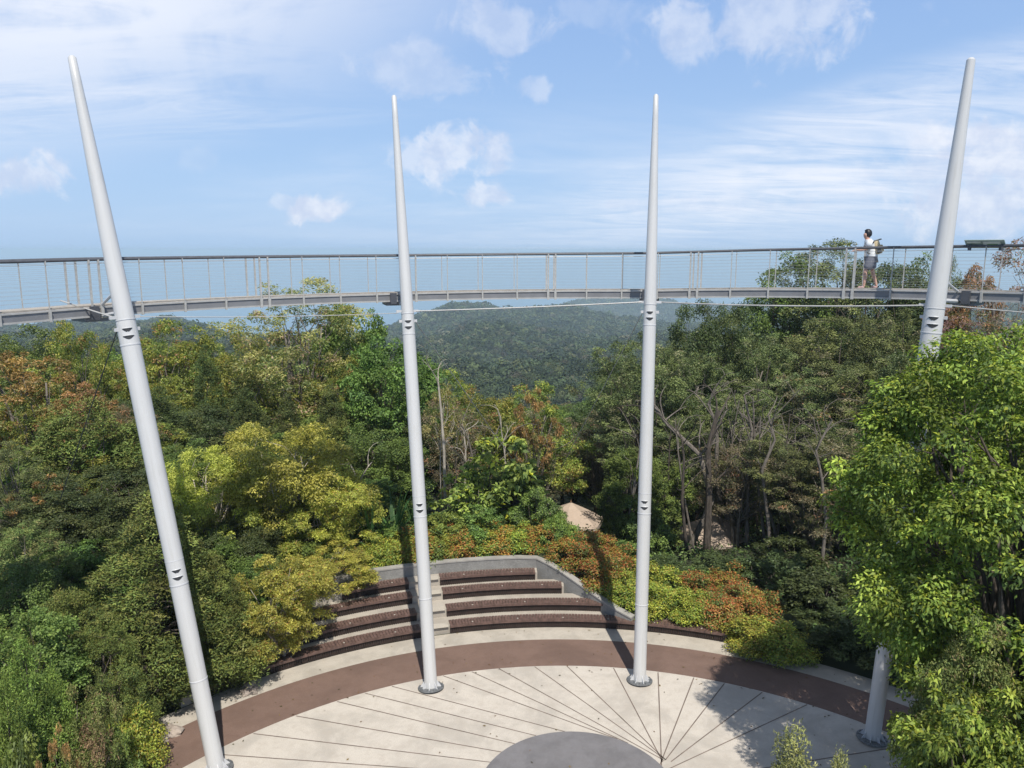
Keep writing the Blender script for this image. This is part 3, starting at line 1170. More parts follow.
def plant(kind, seed, H, Wc, base, n, cr, flat, L, Wd, nl, P_, shape='round', updir=0.0, droop=0.15, wild=0.55, shell=0.55, mat='leaf', trunk=0.16, bark='bark_dark',
          limbs=1.0, tip=None, lean=0.0, lump=0.28, names=('trunk', 'crown'), multi=1, vvar=0.22, cvar=0.16, ybias=None, hollow=0, sub=7, sflat=None):
    rng = np.random.default_rng(seed)
    t = (np.arange(n) + rng.uniform(0.1, 0.9, n)) / n
    prof = SHAPES[shape]
    # more clumps where the crown is wide
    g = np.linspace(0, 1, 60)
    cdf = np.cumsum(prof(g) + 0.08)
    cdf /= cdf[-1]
    t = np.interp(t, cdf, g)
    th = np.arange(n) * 2.39996 + rng.uniform(-0.7, 0.7, n)
    ph1, ph2 = rng.uniform(0, 6.28, 2)
    uneven = 1 + lump * (np.sin(th * 2 + ph1 + t * 3) * 0.6 + np.sin(th * 3 + ph2 - t * 7) * 0.5)
    Rr = (Wc / 2 - cr * 0.6) * prof(t) * uneven * (shell + (1 - shell) * rng.random(n) ** 0.5)
    zz = base + (H - base - cr * flat * 0.7) * t + rng.normal(size=n) * cr * 0.25
    zz = np.minimum(zz, H - cr * flat * 0.7)
    axx = lean * (zz / H)
    c = np.stack([np.cos(th) * Rr + axx, np.sin(th) * Rr, zz], 1)
    crs = cr * rng.uniform(0.6, 1.3, n) * (0.75 + 0.25 * prof(t))
    od = unit(np.stack([np.cos(th), np.sin(th), 0.2 + 0 * th], 1))
    cM, crM = c.copy(), crs.copy()
    if sub:
        dS = unit(rng.normal(size=(n, sub, 3)) + od[:, None, :] * 0.7 + np.array([0, 0, .45]))
        rS = crs[:, None] * rng.uniform(0.45, 1.12, (n, sub))
        cs = c[:, None, :] + dS * rS[..., None] * np.array([1, 1, min(1.0, flat * 1.15)])
        c = cs.reshape(-1, 3)
        crs = (crs[:, None] * rng.uniform(0.26, 0.50, (n, sub))).reshape(-1)
        od = unit((od[:, None, :] * .5 + dS).reshape(-1, 3))
    V, col3 = clump_leaves(rng, c, crs, od, int(nl * (1.35 if sub else 1)), L, Wd, P_, (sflat or min(1.0, flat * 1.25)) if sub else flat, updir, droop, wild, tip, vvar, cvar)
    crown = quads_mesh(names[1], V, col3, mat)
    tm = MB()
    tops = []
    for m_ in range(multi):
        a = 6.28 * m_ / multi + rng.random()
        off = Vector((math.cos(a), math.sin(a), 0)) * (0.0 if multi == 1 else 0.12)
        spread = 0 if multi == 1 else Wc * 0.16
        e = Vector((lean * 0.8 + math.cos(a) * spread, math.sin(a) * spread, base + (H - base) * 0.72))
        tops.append(tube_np(tm, off + Vector((0, 0, -0.6)), e, trunk, trunk * 0.25, rng, 0.03, 8, 8))
    for i in range(n):
        if rng.random() > limbs:
            continue
        ax_ = tops[i % multi]
        hh = max(base * 0.75, c[i][2] - Rr[i] * 0.75)
        p = min(ax_, key=lambda q: abs(q.z - hh))
        fr = 1 - p.z / H
        tube_np(tm, p, Vector(cM[i]) - Vector((0, 0, crM[i] * flat * 0.4)), max(0.018, trunk * 0.42 * fr + 0.01), 0.009, rng, 0.10, 4, 4)
    me = bpy.data.meshes.new(names[0])
    me.from_pydata(tm.v, [], tm.f)
    me.update()
    me.polygons.foreach_set('use_smooth', [True] * len(me.polygons))
    me.materials.append(M[bark])
    SPEC.setdefault(kind, []).append((H, Wc, me, crown, names))


def grow(kind, name, x, y, z, H, Wc, label, cat='tree', group=None, var=0, rz=None, sq=1.0):
    v = SPEC[kind][var % len(SPEC[kind])]
    sx, sz = Wc / v[1], H / v[0]
    root = empty(name, (x, y, z), label, cat, group, rz if rz is not None else (x * 7.3 + y * 3.1) % 6.28)
    root.scale = (sx, sx * sq, sz)
    link(v[4][0], v[2], root)
    link(v[4][1], v[3], root)
    return root


def grow_px(kind, name, px, ytop, wpx, Y, label, cat='tree', group=None, var=0, rz=None, zg=None, ybot=None):
    """crown top seen at (px, ytop), crown wpx pixels wide, Y metres out"""
    tp = at_y(px, ytop, Y)
    dep = Y * math.cos(PITCH) - (tp.z - EYE) * math.sin(PITCH)
    Wc = wpx * dep / F_PX
    z = (T1(tp.x, Y) - 0.05) if zg is None else zg
    return grow(kind, name, tp.x, Y, z, tp.z - z, Wc, label, cat, group, var, rz)


G = lambda r, g, b, w=1.0: (r, g, b, w)
# --- species (colour palettes are the leaves' own colours)
P_OLIVE = pal(G(.076, .092, .036, 3), G(.105, .122, .042, 2), G(.050, .066, .030, 2), G(.125, .12, .07, .8))
P_DARK = pal(G(.044, .062, .022, 3), G(.034, .050, .020, 2), G(.068, .080, .028, 1.5))
P_MID = pal(G(.066, .098, .024, 3), G(.090, .125, .030, 2), G(.045, .070, .022, 1.4))
P_CONI = pal(G(.066, .092, .025, 3), G(.092, .118, .030, 2), G(.105, .11, .034, 1.3), G(.04, .06, .02, 1))
P_BRCON = pal(G(.075, .120, .026, 3), G(.105, .155, .034, 2), G(.05, .085, .024, 1))
P_YEL = pal(G(.225, .220, .048, 3), G(.175, .182, .042, 2.4), G(.27, .258, .058, 2.0), G(.10, .11, .03, 1.0))
P_YG = pal(G(.130, .150, .035, 3), G(.180, .175, .040, 2), G(.080, .11, .03, 2), G(.17, .10, .045, .5))
P_COP = pal(G(.190, .110, .048, 3), G(.140, .090, .042, 2), G(.11, .11, .04, 2.4), G(.25, .155, .065, 1.2))
P_PALE = pal(G(.160, .160, .060, 2), G(.22, .20, .08, 2), G(.10, .12, .045, 2), G(.20, .14, .10, .6))
P_PURP = pal(G(.15, .09, .085, 3), G(.19, .11, .10, 2), G(.10, .08, .07, 2), G(.1, .1, .05, 1))
P_LIME = pal(G(.115, .150, .028, 3), G(.078, .108, .022, 3), G(.160, .190, .036, 2.2), G(.05, .072, .02, 1.8))
P_BROWN = pal(G(.10, .085, .055, 3), G(.13, .11, .07, 2), G(.08, .085, .045, 2), G(.2, .10, .06, .5))

plant('feathery', 1, 13, 6.5, 3.5, 80, .78, .66, .14, .045, 38000, P_OLIVE, 'umbrella', .2, .0, .5, .45, 'needle', .17, 'bark_dark', .8, lump=.4, cvar=.24)
plant('feathery', 2, 12, 7.5, 3.0, 90, .78, .62, .14, .045, 42000, P_OLIVE, 'dome', .2, .0, .5, .5, 'needle', .17, 'bark_grey', .7, lump=.5, cvar=.24)
plant('feathery', 3, 14, 5.5, 4.0, 64, .75, .75, .14, .045, 34000, P_OLIVE, 'round', .3, .0, .5, .5, 'needle', .18, 'bark_dark', 1, lump=.4)
plant('dense_dark', 4, 12, 7, 3.0, 76, 1.15, .75, .15, .075, 44000, P_DARK, 'round', 0, .2, .5, .6, 'leaf', .22)
plant('dense_dark', 5, 11, 6, 2.5, 64, 1.1, .8, .15, .075, 38000, P_MID, 'dome', 0, .2, .5, .6, 'leaf', .2)
plant('green_round', 6, 10, 6, 2.5, 52, 1.0, .7, .17, .10, 26000, P_MID, 'round', 0, .25, .5, .65, 'leaf_broad', .2, lump=.35)
plant('green_round', 7, 9, 5, 2.0, 40, .95, .7, .17, .10, 20000, pal(G(.075, .105, .028, 3), G(.11, .14, .036, 2)), 'round', 0, .25, .5, .65, 'leaf_broad', .2, lump=.4)
plant('conifer', 8, 9, 5.4, .2, 300, .36, 1.25, .13, .036, 62000, P_CONI, 'cone', .9, 0, .6, .70, 'needle', .16, limbs=.2, lump=.22, tip=((.15, .165, .04), .3), cvar=.26, sub=0)
plant('conifer', 9, 10, 3.6, .5, 220, .30, 1.5, .13, .036, 44000, P_DARK, 'spire', 1.1, 0, .6, .68, 'needle', .14, limbs=.2, lump=.2, tip=((.12, .14, .04), .25), cvar=.24, sub=0)
plant('conifer', 10, 8, 5.0, .2, 150, .60, 1.0, .13, .042, 48000, P_CONI, 'dome', .9, 0, .6, .6, 'needle', .16, limbs=.5, lump=.4, sflat=1.5, sub=6, tip=((.15, .165, .04), .3), cvar=.22)
plant('bright_conifer', 11, 5, 3.0, .1, 240, .23, 1.6, .09, .026, 56000, P_BRCON, 'cone', 1.2, 0, .6, .68, 'needle', .08, limbs=.2, lump=.3, sub=0, tip=((.15, .20, .045), .3), cvar=.24)
plant('yellow', 12, 8, 7, 1.6, 66, .95, .70, .16, .065, 36000, P_YEL, 'round', 0, .45, .5, .6, 'leaf_thin', .14, 'bark_pale', 1, multi=3, lump=.5)
plant('yellow', 13, 6, 5, .5, 50, .76, .65, .15, .06, 28000, P_YEL, 'round', 0, .4, .55, .55, 'leaf_thin', .10, 'bark_pale', 1, multi=2, lump=.5,
      tip=((.34, .21, .06), .12))
plant('yellow_green', 14, 10, 6.5, 3, 50, .95, .6, .16, .075, 22000, P_YG, 'dome', 0, .25, .55, .6, 'leaf_thin', .16, 'bark_grey', 1, multi=2, lump=.45)
plant('yellow_green', 15, 9, 5.5, 2.5, 44, .85, .65, .16, .07, 19000, P_YG, 'round', 0, .25, .55, .6, 'leaf_thin', .15, 'bark_grey', 1, lump=.45)
plant('copper', 16, 9, 6, 2.5, 46, .8, .6, .16, .075, 17000, P_COP, 'dome', 0, .25, .6, .55, 'leaf_thin', .15, 'bark_grey', 1, multi=2, lump=.5)
plant('copper', 17, 7, 4, 2.0, 26, .6, .55, .17, .08, 8000, P_COP, 'round', 0, .25, .6, .5, 'leaf_thin', .10, 'bark_grey', 1, lump=.5)
plant('pale_sparse', 18, 12, 6, 3.5, 70, .8, .7, .15, .06, 26000, P_PALE, 'column', .1, .2, .6, .5, 'leaf_thin', .13, 'bark_grey', 1, multi=3, lump=.35)
plant('purple_sparse', 19, 12, 7, 4, 48, .8, .6, .14, .06, 11000, P_PURP, 'dome', .1, .1, .6, .5, 'leaf_thin', .16, 'bark_grey', 1, multi=3, lump=.5)
plant('brown_sparse', 20, 10, 5, 3, 40, .75, .65, .15, .06, 9000, P_BROWN, 'column', .1, .1, .6, .4, 'leaf_thin', .12, 'bark_grey', 1, multi=3, lump=.5)
plant('lime', 21, 11, 7.2, 2.7, 250, .72, .62, .115, .054, 150000, P_LIME, 'round', 0, .65, .42, .78, 'leaf_broad', .22, limbs=.5, lump=.13, tip=((.25, .27, .035), .2), cvar=.28, sub=8, vvar=.28)
plant('lime', 22, 5, 4.5, .3, 90, .5, .62, .115, .052, 42000, P_LIME, 'round', 0, .75, .42, .66, 'leaf_broad', .12, limbs=.7, lump=.4, tip=((.25, .27, .04), .2), cvar=.2)
plant('olive_shrub', 23, 2.6, 3.0, .1, 50, .38, .8, .085, .026, 26000, pal(G(.085, .115, .035, 3), G(.12, .13, .05, 2), G(.15, .11, .06, .8)), 'dome', .4, 0, .6, .55, 'needle', .06, 'bark_grey', .6, lump=.4, names=('stem', 'foliage'), sub=4)
plant('olive_shrub', 24, 7, 5.0, .5, 70, .62, .8, .11, .04, 34000, pal(G(.085, .115, .035, 3), G(.12, .135, .045, 2), G(.13, .11, .05, .6)), 'dome', .4, 0, .6, .58, 'needle', .12, 'bark_grey', .6, lump=.4)
plant('olive_conifer', 40, 5, 3.0, .1, 230, .20, 1.8, .07, .018, 60000, pal(G(.115, .125, .045, 3), G(.15, .15, .055, 2), G(.08, .09, .035, 1)), 'cone', 1.4, 0, .6, .6, 'needle', .08, limbs=.4, lump=.3, sub=0)
plant('big_leaf', 25, 5, 3.6, .8, 34, .55, .6, .34, .22, 1500, pal(G(.12, .15, .035, 3), G(.17, .20, .045, 2.4), G(.07, .10, .03, 2), G(.32, .32, .04, .25)), 'column', 0, .35, .4, .5, 'leaf_broad', .06, 'bark_grey', 1, multi=3, lump=.5)
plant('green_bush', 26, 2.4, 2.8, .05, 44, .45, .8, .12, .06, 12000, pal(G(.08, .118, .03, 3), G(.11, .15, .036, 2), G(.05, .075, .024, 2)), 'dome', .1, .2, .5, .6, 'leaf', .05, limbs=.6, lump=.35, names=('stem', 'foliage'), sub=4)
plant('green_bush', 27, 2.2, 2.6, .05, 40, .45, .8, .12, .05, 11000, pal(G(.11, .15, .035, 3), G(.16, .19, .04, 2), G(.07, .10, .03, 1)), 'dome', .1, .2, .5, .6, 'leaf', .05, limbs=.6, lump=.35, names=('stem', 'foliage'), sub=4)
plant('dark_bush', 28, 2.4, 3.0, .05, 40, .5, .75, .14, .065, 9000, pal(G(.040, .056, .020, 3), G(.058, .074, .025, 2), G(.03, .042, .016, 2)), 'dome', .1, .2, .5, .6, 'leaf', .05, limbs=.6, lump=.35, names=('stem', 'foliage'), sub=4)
plant('hedge_orange', 29, 1.3, 1.7, .02, 34, .30, .8, .085, .038, 9000, pal(G(.10, .125, .028, 2.4), G(.18, .16, .033, 2.4), G(.24, .12, .04, 1.2), G(.06, .09, .026, 1.6)), 'dome', .5, 0, .5, .65, 'leaf', .03, limbs=.5, lump=.2,
      names=('stem', 'foliage'), sub=0, tip=((.40, .17, .05), .45))
plant('hedge_yellow', 30, 1.3, 1.7, .02, 34, .30, .8, .085, .038, 9000, pal(G(.14, .175, .030, 3), G(.21, .22, .035, 2), G(.08, .115, .026, 2)), 'dome', .5, 0, .5, .65, 'leaf', .03, limbs=.5, lump=.2,
      names=('stem', 'foliage'), sub=0, tip=((.30, .24, .045), .25))
plant('hedge_red', 31, 1.3, 1.7, .02, 30, .30, .8, .085, .038, 8000, pal(G(.11, .12, .03, 3), G(.22, .085, .04, 1), G(.17, .12, .035, 2), G(.07, .10, .03, 1.5)), 'dome', .5, 0, .5, .65, 'leaf', .03, limbs=.5, lump=.2,
      names=('stem', 'foliage'), sub=0, tip=((.36, .10, .045), .36))
plant('slender', 32, 8, 2.6, 5.0, 16, .5, .6, .13, .055, 2200, P_PALE, 'dome', .1, .2, .6, .4, 'leaf_thin', .075, 'bark_pale', 1, lump=.5)
plant('understorey', 33, 7, 3.4, 2.2, 26, .6, .6, .15, .07, 8000, P_MID, 'umbrella', 0, .3, .55, .5, 'leaf', .09, 'bark_grey', 1, multi=2, lump=.5)

KN = dict(feathery='feathery_tree', dense_dark='dense_tree', green_round='broadleaf_tree', conifer='conifer_tree', bright_conifer='conifer_shrub', yellow='yellow_leaved_tree',
          yellow_green='broadleaf_tree', copper='copper_leaved_tree', pale_sparse='sparse_tree', purple_sparse='sparse_tree', brown_sparse='sparse_tree', lime='leafy_tree', olive_shrub='fine_leaved_shrub',
          big_leaf='sapling', green_bush='bush', dark_bush='bush', slender='slender_tree', understorey='small_tree', hedge_orange='hedge_shrub', hedge_yellow='hedge_shrub', hedge_red='hedge_shrub')

# --- the plants one can tell apart: kind, crown centre px, top row, width px, distance, variant, label
TREES = [
    # left skyline and slope
    ('copper', 18, 345, 135, 33, 0, 'copper-brown tree at the left edge just below the walkway'),
    ('dense_dark', 22, 326, 95, 45, 1, 'dark green treetop at the far left behind the copper tree'),
    ('yellow_green', 78, 318, 66, 41, 1, 'narrow golden-brown treetop touching the walkway left of the leftmost mast'),
    ('copper', 76, 385, 105, 33.5, 0, 'rust-brown tree in front of the golden-brown narrow one'),
    ('yellow_green', 172, 322, 120, 45, 0, 'yellow-green rounded treetop just right of the leftmost mast'),
    ('yellow_green', 232, 330, 90, 46, 1, 'olive-green treetop left of the tall pale tree'),
    ('conifer', 205, 342, 58, 40, 1, 'tall dark spire conifer before the yellow-green treetops'),
    ('conifer', 158, 384, 72, 37, 1, 'dark conifer close behind the leftmost mast'),
    ('conifer', 245, 386, 70, 37, 1, 'dark pointed conifer left of the tall pale tree'),
    ('conifer', 286, 392, 66, 36.5, 1, 'dark pointed conifer at the foot of the tall pale tree'),
    ('conifer', 330, 384, 76, 36, 1, 'dark pointed conifer left of the glossy green tree'),
    ('pale_sparse', 298, 282, 140, 42, 0, 'tall pale yellowish sparse tree rising above the walkway'),
    ('green_round', 352, 303, 72, 44, 1, 'bright green round treetop right of the tall pale tree'),
    ('green_round', 384, 340, 100, 39, 0, 'glossy green tree behind the second mast'),
    ('yellow_green', 335, 352, 60, 40, 1, 'yellowish tree between the pale tree and the glossy green one'),
    ('yellow_green', 440, 370, 90, 46, 0, 'olive treetop right of the second mast at the valley edge'),
    ('conifer', 80, 405, 150, 30, 2, 'broad feathery green conifer left of the leftmost mast at mid height'),
    ('copper', 42, 476, 58, 26.5, 1, 'small orange-leaved tree standing out of dark foliage at left'),
    ('dense_dark', 105, 468, 120, 27.5, 0, 'dark shady tree behind the small orange-leaved one'),
    ('brown_sparse', 128, 405, 56, 33, 0, 'thin brownish twiggy tree right behind the leftmost mast'),
    ('feathery', 8, 438, 90, 26, 1, 'olive feathery tree cut by the left edge'),
    ('olive_shrub', 22, 522, 100, 22.5, 1, 'olive rounded fine-leaved tree at the left edge above the bright conifer'),
    ('conifer', 152, 486, 200, 21.0, 0, 'large green conifer right behind the leftmost mast beside the path'),
    ('conifer', 214, 548, 104, 21.6, 0, 'green conifer between the leftmost mast and the benches'),
    ('dense_dark', 196, 490, 120, 29, 1, 'dark tree behind the big green conifer and mast'),
    ('yellow', 276, 424, 140, 28.5, 0, 'big yellow-leaved tree behind the left benches'),
    ('yellow', 208, 450, 108, 28, 0, 'pale yellow spreading tree right of the leftmost mast'),
    ('yellow', 328, 476, 84, 27.6, 1, 'orange-tinged yellow small tree right of the big yellow one'),
    ('dense_dark', 372, 426, 104, 34, 1, 'dark green tree left of the second mast'),
    ('conifer', 330, 420, 84, 35, 2, 'feathery dark conifer behind the big yellow tree'),
    ('understorey', 374, 478, 44, 30.5, 0, 'small umbrella-shaped tree with pale stem left of the second mast'),
    # centre
    ('yellow_green', 530, 385, 110, 40, 0, 'thin yellowing tree in the middle of the valley gap'),
    ('yellow_green', 482, 395, 80, 40, 1, 'olive thin tree right of the second mast'),
    ('copper', 533, 388, 40, 35, 1, 'small tree with orange and yellow leaves in the valley gap'),
    ('brown_sparse', 602, 405, 80, 43, 0, 'reddish-brown twiggy tree left of the third mast'),
    ('brown_sparse', 452, 400, 76, 37, 0, 'dry brownish tree close right of the second mast'),
    ('big_leaf', 500, 438, 78, 31, 0, 'sapling with large bright yellow-green leaves in the centre'),
    ('big_leaf', 470, 472, 56, 30, 0, 'lower sapling with large bright leaves beside the second mast'),
    ('slender', 444, 378, 40, 32, 0, 'slender pale-trunked tree right of the second mast'),
    ('green_round', 634, 450, 62, 32, 0, 'leafy green tree left of the third mast behind the umbrella'),
    ('understorey', 520, 468, 66, 31, 0, 'loose green small tree below the large-leaved sapling'),
    ('green_round', 664, 458, 56, 33, 1, 'leafy green tree right of the third mast'),
    # right
    ('feathery', 640, 336, 110, 39, 0, 'flat-topped feathery tree with bare spreading limbs behind the third mast'),
    ('dense_dark', 712, 297, 92, 46, 0, 'dense dark green round treetop right of the third mast under the walkway'),
    ('feathery', 700, 350, 110, 42, 1, 'feathery tree in front of the dense dark round treetop'),
    ('dense_dark', 692, 390, 90, 40, 0, 'very dark tree just right of the third mast'),
    ('feathery', 765, 330, 110, 43, 1, 'feathery olive tree below the walkway left of the walking person'),
    ('feathery', 832, 318, 116, 43, 2, 'feathery olive tree below the walking person'),
    ('feathery', 890, 312, 100, 42, 0, 'feathery olive tree left of the rightmost mast'),
    ('feathery', 735, 385, 110, 37, 1, 'olive feathery tree in the middle of the right-hand wood'),
    ('feathery', 800, 368, 118, 37.5, 1, 'wide olive feathery tree in the right-hand wood'),
    ('feathery', 868, 362, 112, 37, 2, 'olive feathery tree beside the big lime-green tree'),
    ('feathery', 795, 432, 110, 32, 0, 'lower feathery tree with grey twigs in the right-hand wood'),
    ('feathery', 832, 432, 100, 31.5, 1, 'feathery grey-green tree left of the big lime-green tree'),
    ('brown_sparse', 742, 440, 90, 33, 0, 'bare brownish twiggy tree in the right-hand wood'),
    ('brown_sparse', 812, 460, 80, 31, 0, 'grey-brown twiggy tree near the big lime-green tree'),
    ('feathery', 700, 415, 60, 36, 2, 'dark-trunked feathery tree beside the second umbrella'),
    ('dense_dark', 788, 257, 120, 56, 1, 'dark green treetop above the walkway deck left of the person'),
    ('feathery', 834, 244, 130, 55, 2, 'tallest olive treetop behind the walking person'),
    ('dense_dark', 884, 256, 118, 56, 0, 'dark treetop behind the walkway right of the person'),
    ('dense_dark', 924, 258, 84, 57, 1, 'small green treetop left of the rightmost mast above the deck'),
    ('conifer', 957, 266, 66, 50, 2, 'small rounded conifer top right of the rightmost mast'),
    ('copper', 984, 262, 84, 48, 0, 'orange-brown treetop above the deck right of the rightmost mast'),
    ('purple_sparse', 1018, 240, 150, 44, 0, 'purplish half-bare tree at the right edge above the walkway'),
    ('purple_sparse', 955, 308, 100, 40, 0, 'purplish-brown thin tree under the walkway right of the rightmost mast'),
    ('brown_sparse', 1000, 318, 100, 36, 0, 'brown thin tree under the walkway at the right edge'),
    ('dense_dark', 935, 345, 110, 33, 0, 'dark tree behind the rightmost mast'),
    ('lime', 1062, 328, 348, 15.0, 0, 'big lime-green leafy tree at the right, over the foot of the mast'),
    ('lime', 1035, 692, 240, 10.6, 1, 'low lime-green leafy tree in the bottom right corner'),
    ('olive_shrub', 978, 618, 150, 12.4, 1, 'brownish-olive feathery shrub in front of the big lime-green tree'),
    ('dense_dark', 1015, 560, 150, 17.5, 1, 'dark leafy tree deep under the lime-green one'),
]
TREES.append(('lime', 990, 664, 150, 12.6, 1, 'small lime-green tree below the brownish-olive shrub near the mast foot'))
for (kind, px, yt, wp, Y, var, lab) in TREES:
    kw = {}
    grow_px(kind, KN[kind], px, yt, wp, Y, lab, 'shrub' if 'shrub' in KN[kind] else 'tree', None, var, zg=(0.0 if Y < 22 else None))

# bottom left corner
grow_px('bright_conifer', 'conifer_shrub', 21, 636, 95, 14.5, 'bright green pointed conifer in the bottom left corner', 'shrub', zg=0.2)
grow_px('bright_conifer', 'conifer_shrub', 52, 668, 70, 15.0, 'smaller bright green conifer just right of the pointed corner one', 'shrub', zg=0.1)
grow_px('bright_conifer', 'conifer_shrub', 2, 672, 80, 13.2, 'bright green conifer cut by the left edge near the bottom', 'shrub', zg=0.2)
grow_px('olive_shrub', 'fine_leaved_shrub', 82, 686, 92, 15.2, 'soft olive-green shrub left of the yellow bush by the path', 'shrub', zg=0.0)
grow_px('hedge_yellow', 'bush', 132, 706, 56, 17.7, 'small bright yellow bush at the edge of the brown path', 'shrub', zg=0.0)
grow_px('green_bush', 'bush', 110, 735, 50, 15.6, 'green bush below the small yellow bush', 'shrub', zg=0.0)
grow_px('green_bush', 'bush', 20, 745, 90, 12.8, 'green bush filling the very bottom left corner', 'shrub', zg=0.0)
grow_px('olive_conifer', 'conifer_shrub', 795, 731, 200, 11.0, 'olive-green conifer tip poking up at the bottom edge', 'shrub', zg=0.0)
grow_px('olive_conifer', 'conifer_shrub', 840, 754, 120, 11.0, 'second lower conifer tip at the bottom edge right of the taller one', 'shrub', zg=0.0)
# over the left benches
grow_px('yellow', 'yellow_leaved_tree', 279, 558, 92, 22.7, 'low yellow tree with orange tips hanging over the left benches', 'tree', None, 1, zg=0.3)
grow_px('yellow', 'yellow_leaved_tree', 334, 545, 84, 26.2, 'spreading yellow-green shrub tree at the left end of the back wall', 'tree', None, 1, zg=1.0)
grow_px('dense_dark', 'dense_tree', 300, 500, 120, 29.8, 'dark tree in the shade behind the yellow trees', 'tree', None, 0)


# bushes
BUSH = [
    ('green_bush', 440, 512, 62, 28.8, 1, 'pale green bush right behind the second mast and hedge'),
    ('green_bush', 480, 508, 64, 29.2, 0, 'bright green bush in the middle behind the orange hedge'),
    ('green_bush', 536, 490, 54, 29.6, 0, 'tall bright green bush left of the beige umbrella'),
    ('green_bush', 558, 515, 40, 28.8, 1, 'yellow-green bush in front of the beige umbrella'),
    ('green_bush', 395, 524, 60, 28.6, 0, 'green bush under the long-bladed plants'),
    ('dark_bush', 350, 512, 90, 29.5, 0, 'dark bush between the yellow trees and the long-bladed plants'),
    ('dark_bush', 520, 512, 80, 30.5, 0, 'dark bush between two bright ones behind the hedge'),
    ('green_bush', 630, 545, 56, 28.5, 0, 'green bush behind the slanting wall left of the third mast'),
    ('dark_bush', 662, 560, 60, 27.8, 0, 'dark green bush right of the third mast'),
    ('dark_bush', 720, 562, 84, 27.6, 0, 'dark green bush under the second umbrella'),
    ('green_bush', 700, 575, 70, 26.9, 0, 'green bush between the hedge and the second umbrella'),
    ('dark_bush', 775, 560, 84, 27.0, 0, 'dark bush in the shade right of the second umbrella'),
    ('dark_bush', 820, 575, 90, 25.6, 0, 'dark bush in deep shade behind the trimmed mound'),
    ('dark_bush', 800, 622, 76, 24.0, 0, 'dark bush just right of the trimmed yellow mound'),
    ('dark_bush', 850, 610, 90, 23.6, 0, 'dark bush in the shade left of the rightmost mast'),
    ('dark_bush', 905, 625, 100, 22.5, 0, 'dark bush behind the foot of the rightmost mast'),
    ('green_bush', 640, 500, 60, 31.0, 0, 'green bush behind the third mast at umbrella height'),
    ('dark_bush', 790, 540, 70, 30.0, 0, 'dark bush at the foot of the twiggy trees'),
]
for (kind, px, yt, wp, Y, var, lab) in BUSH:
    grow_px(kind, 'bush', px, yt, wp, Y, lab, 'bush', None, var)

# hedge along the wall
HG = {'hedge_orange': ('orange-tipped clipped shrub in the hedge along the terrace wall', 'orange-tipped hedge shrubs'),
      'hedge_yellow': ('yellow-green clipped shrub in the hedge along the terrace wall', 'yellow-green hedge shrubs'),
      'hedge_red': ('red-tipped clipped shrub in the hedge along the terrace wall', 'red-tipped hedge shrubs')}
HEDGE = []
seq = ['hedge_yellow', 'hedge_yellow', 'hedge_orange', 'hedge_yellow', 'hedge_orange', 'hedge_yellow', 'hedge_orange', 'hedge_yellow', 'hedge_orange', 'hedge_orange']
for i, a in enumerate(np.arange(-20.5, 0.5, 2.35)):
    HEDGE.append((seq[i % 10], polar(18.95 + 0.1 * (i % 2), a), 1.36, 1.12 + 0.05 * (i % 3), 1.9))
for i, (r, a, z, h, k) in enumerate([(18.0, 1.8, 1.2, 1.25, 'hedge_orange'), (17.5, 4.2, 1.0, 1.35, 'hedge_orange'), (16.9, 6.0, .8, 1.35, 'hedge_orange'), (18.7, 5.3, 1.0, 1.4, 'hedge_orange'),
                                     (17.9, 7.8, .7, 1.3, 'hedge_orange'), (16.5, 8.6, .5, 1.2, 'hedge_yellow'), (17.7, 10.6, .5, 1.3, 'hedge_yellow'), (16.2, 11.6, .35, 1.15, 'hedge_yellow'),
                                     (16.15, 14.4, .33, 1.1, 'hedge_yellow'), (17.5, 14.0, .35, 1.3, 'hedge_yellow'), (16.1, 17.2, .33, 1.1, 'hedge_yellow'), (17.3, 17.6, .35, 1.3, 'hedge_orange'),
                                     (16.1, 20.0, .33, 1.15, 'hedge_red'), (17.0, 22.2, .33, 1.25, 'hedge_red'), (16.5, 24.8, .33, 1.2, 'hedge_orange'), (17.9, 20.6, .33, 1.35, 'hedge_orange')]):
    HEDGE.append((k, polar(r, a), z, h * .96, 1.85))
ORD = ['first', 'second', 'third', 'fourth', 'fifth', 'sixth', 'seventh', 'eighth', 'ninth', 'tenth', 'eleventh', 'twelfth']
HCOL = {'hedge_orange': 'orange-tipped', 'hedge_yellow': 'yellow-green', 'hedge_red': 'red-tipped'}
rows_ = [('along the curved back wall', [h for h in HEDGE if to_polar(*h[1].xy)[1] < 1.0]),
         ('along the slanting wall, front row', [HEDGE[9 + i] for i in (0, 1, 2, 5)]),
         ('along the slanting wall, back row', [HEDGE[9 + i] for i in (3, 4, 6)]),
         ('behind the lowest bench, front row', [HEDGE[9 + i] for i in (7, 8, 10, 12, 14)]),
         ('behind the lowest bench, back row', [HEDGE[9 + i] for i in (9, 11, 13, 15)])]
for where, hs_ in rows_:
    for i, (k, p, z, h, w) in enumerate(sorted(hs_, key=lambda q: q[1].x / q[1].y)):
        grow(k, 'hedge_shrub', p.x, p.y, z - 0.05, h, w, '%s clipped shrub, %s from the left in the hedge %s' % (HCOL[k], ORD[i], where), 'shrub', HG[k][1])
for i, (r, a, l) in enumerate([(15.2, 24.6, 'clipped yellow-green mound at the right end of the lowest bench'), (15.0, 28.6, 'second clipped mound, partly shaded, right of the sunlit one')]):
    p = polar(r, a)
    grow('hedge_yellow', 'clipped_bush', p.x, p.y, 0.0, 1.15, 1.95, l, 'shrub')

# long-bladed plants left of the second mast


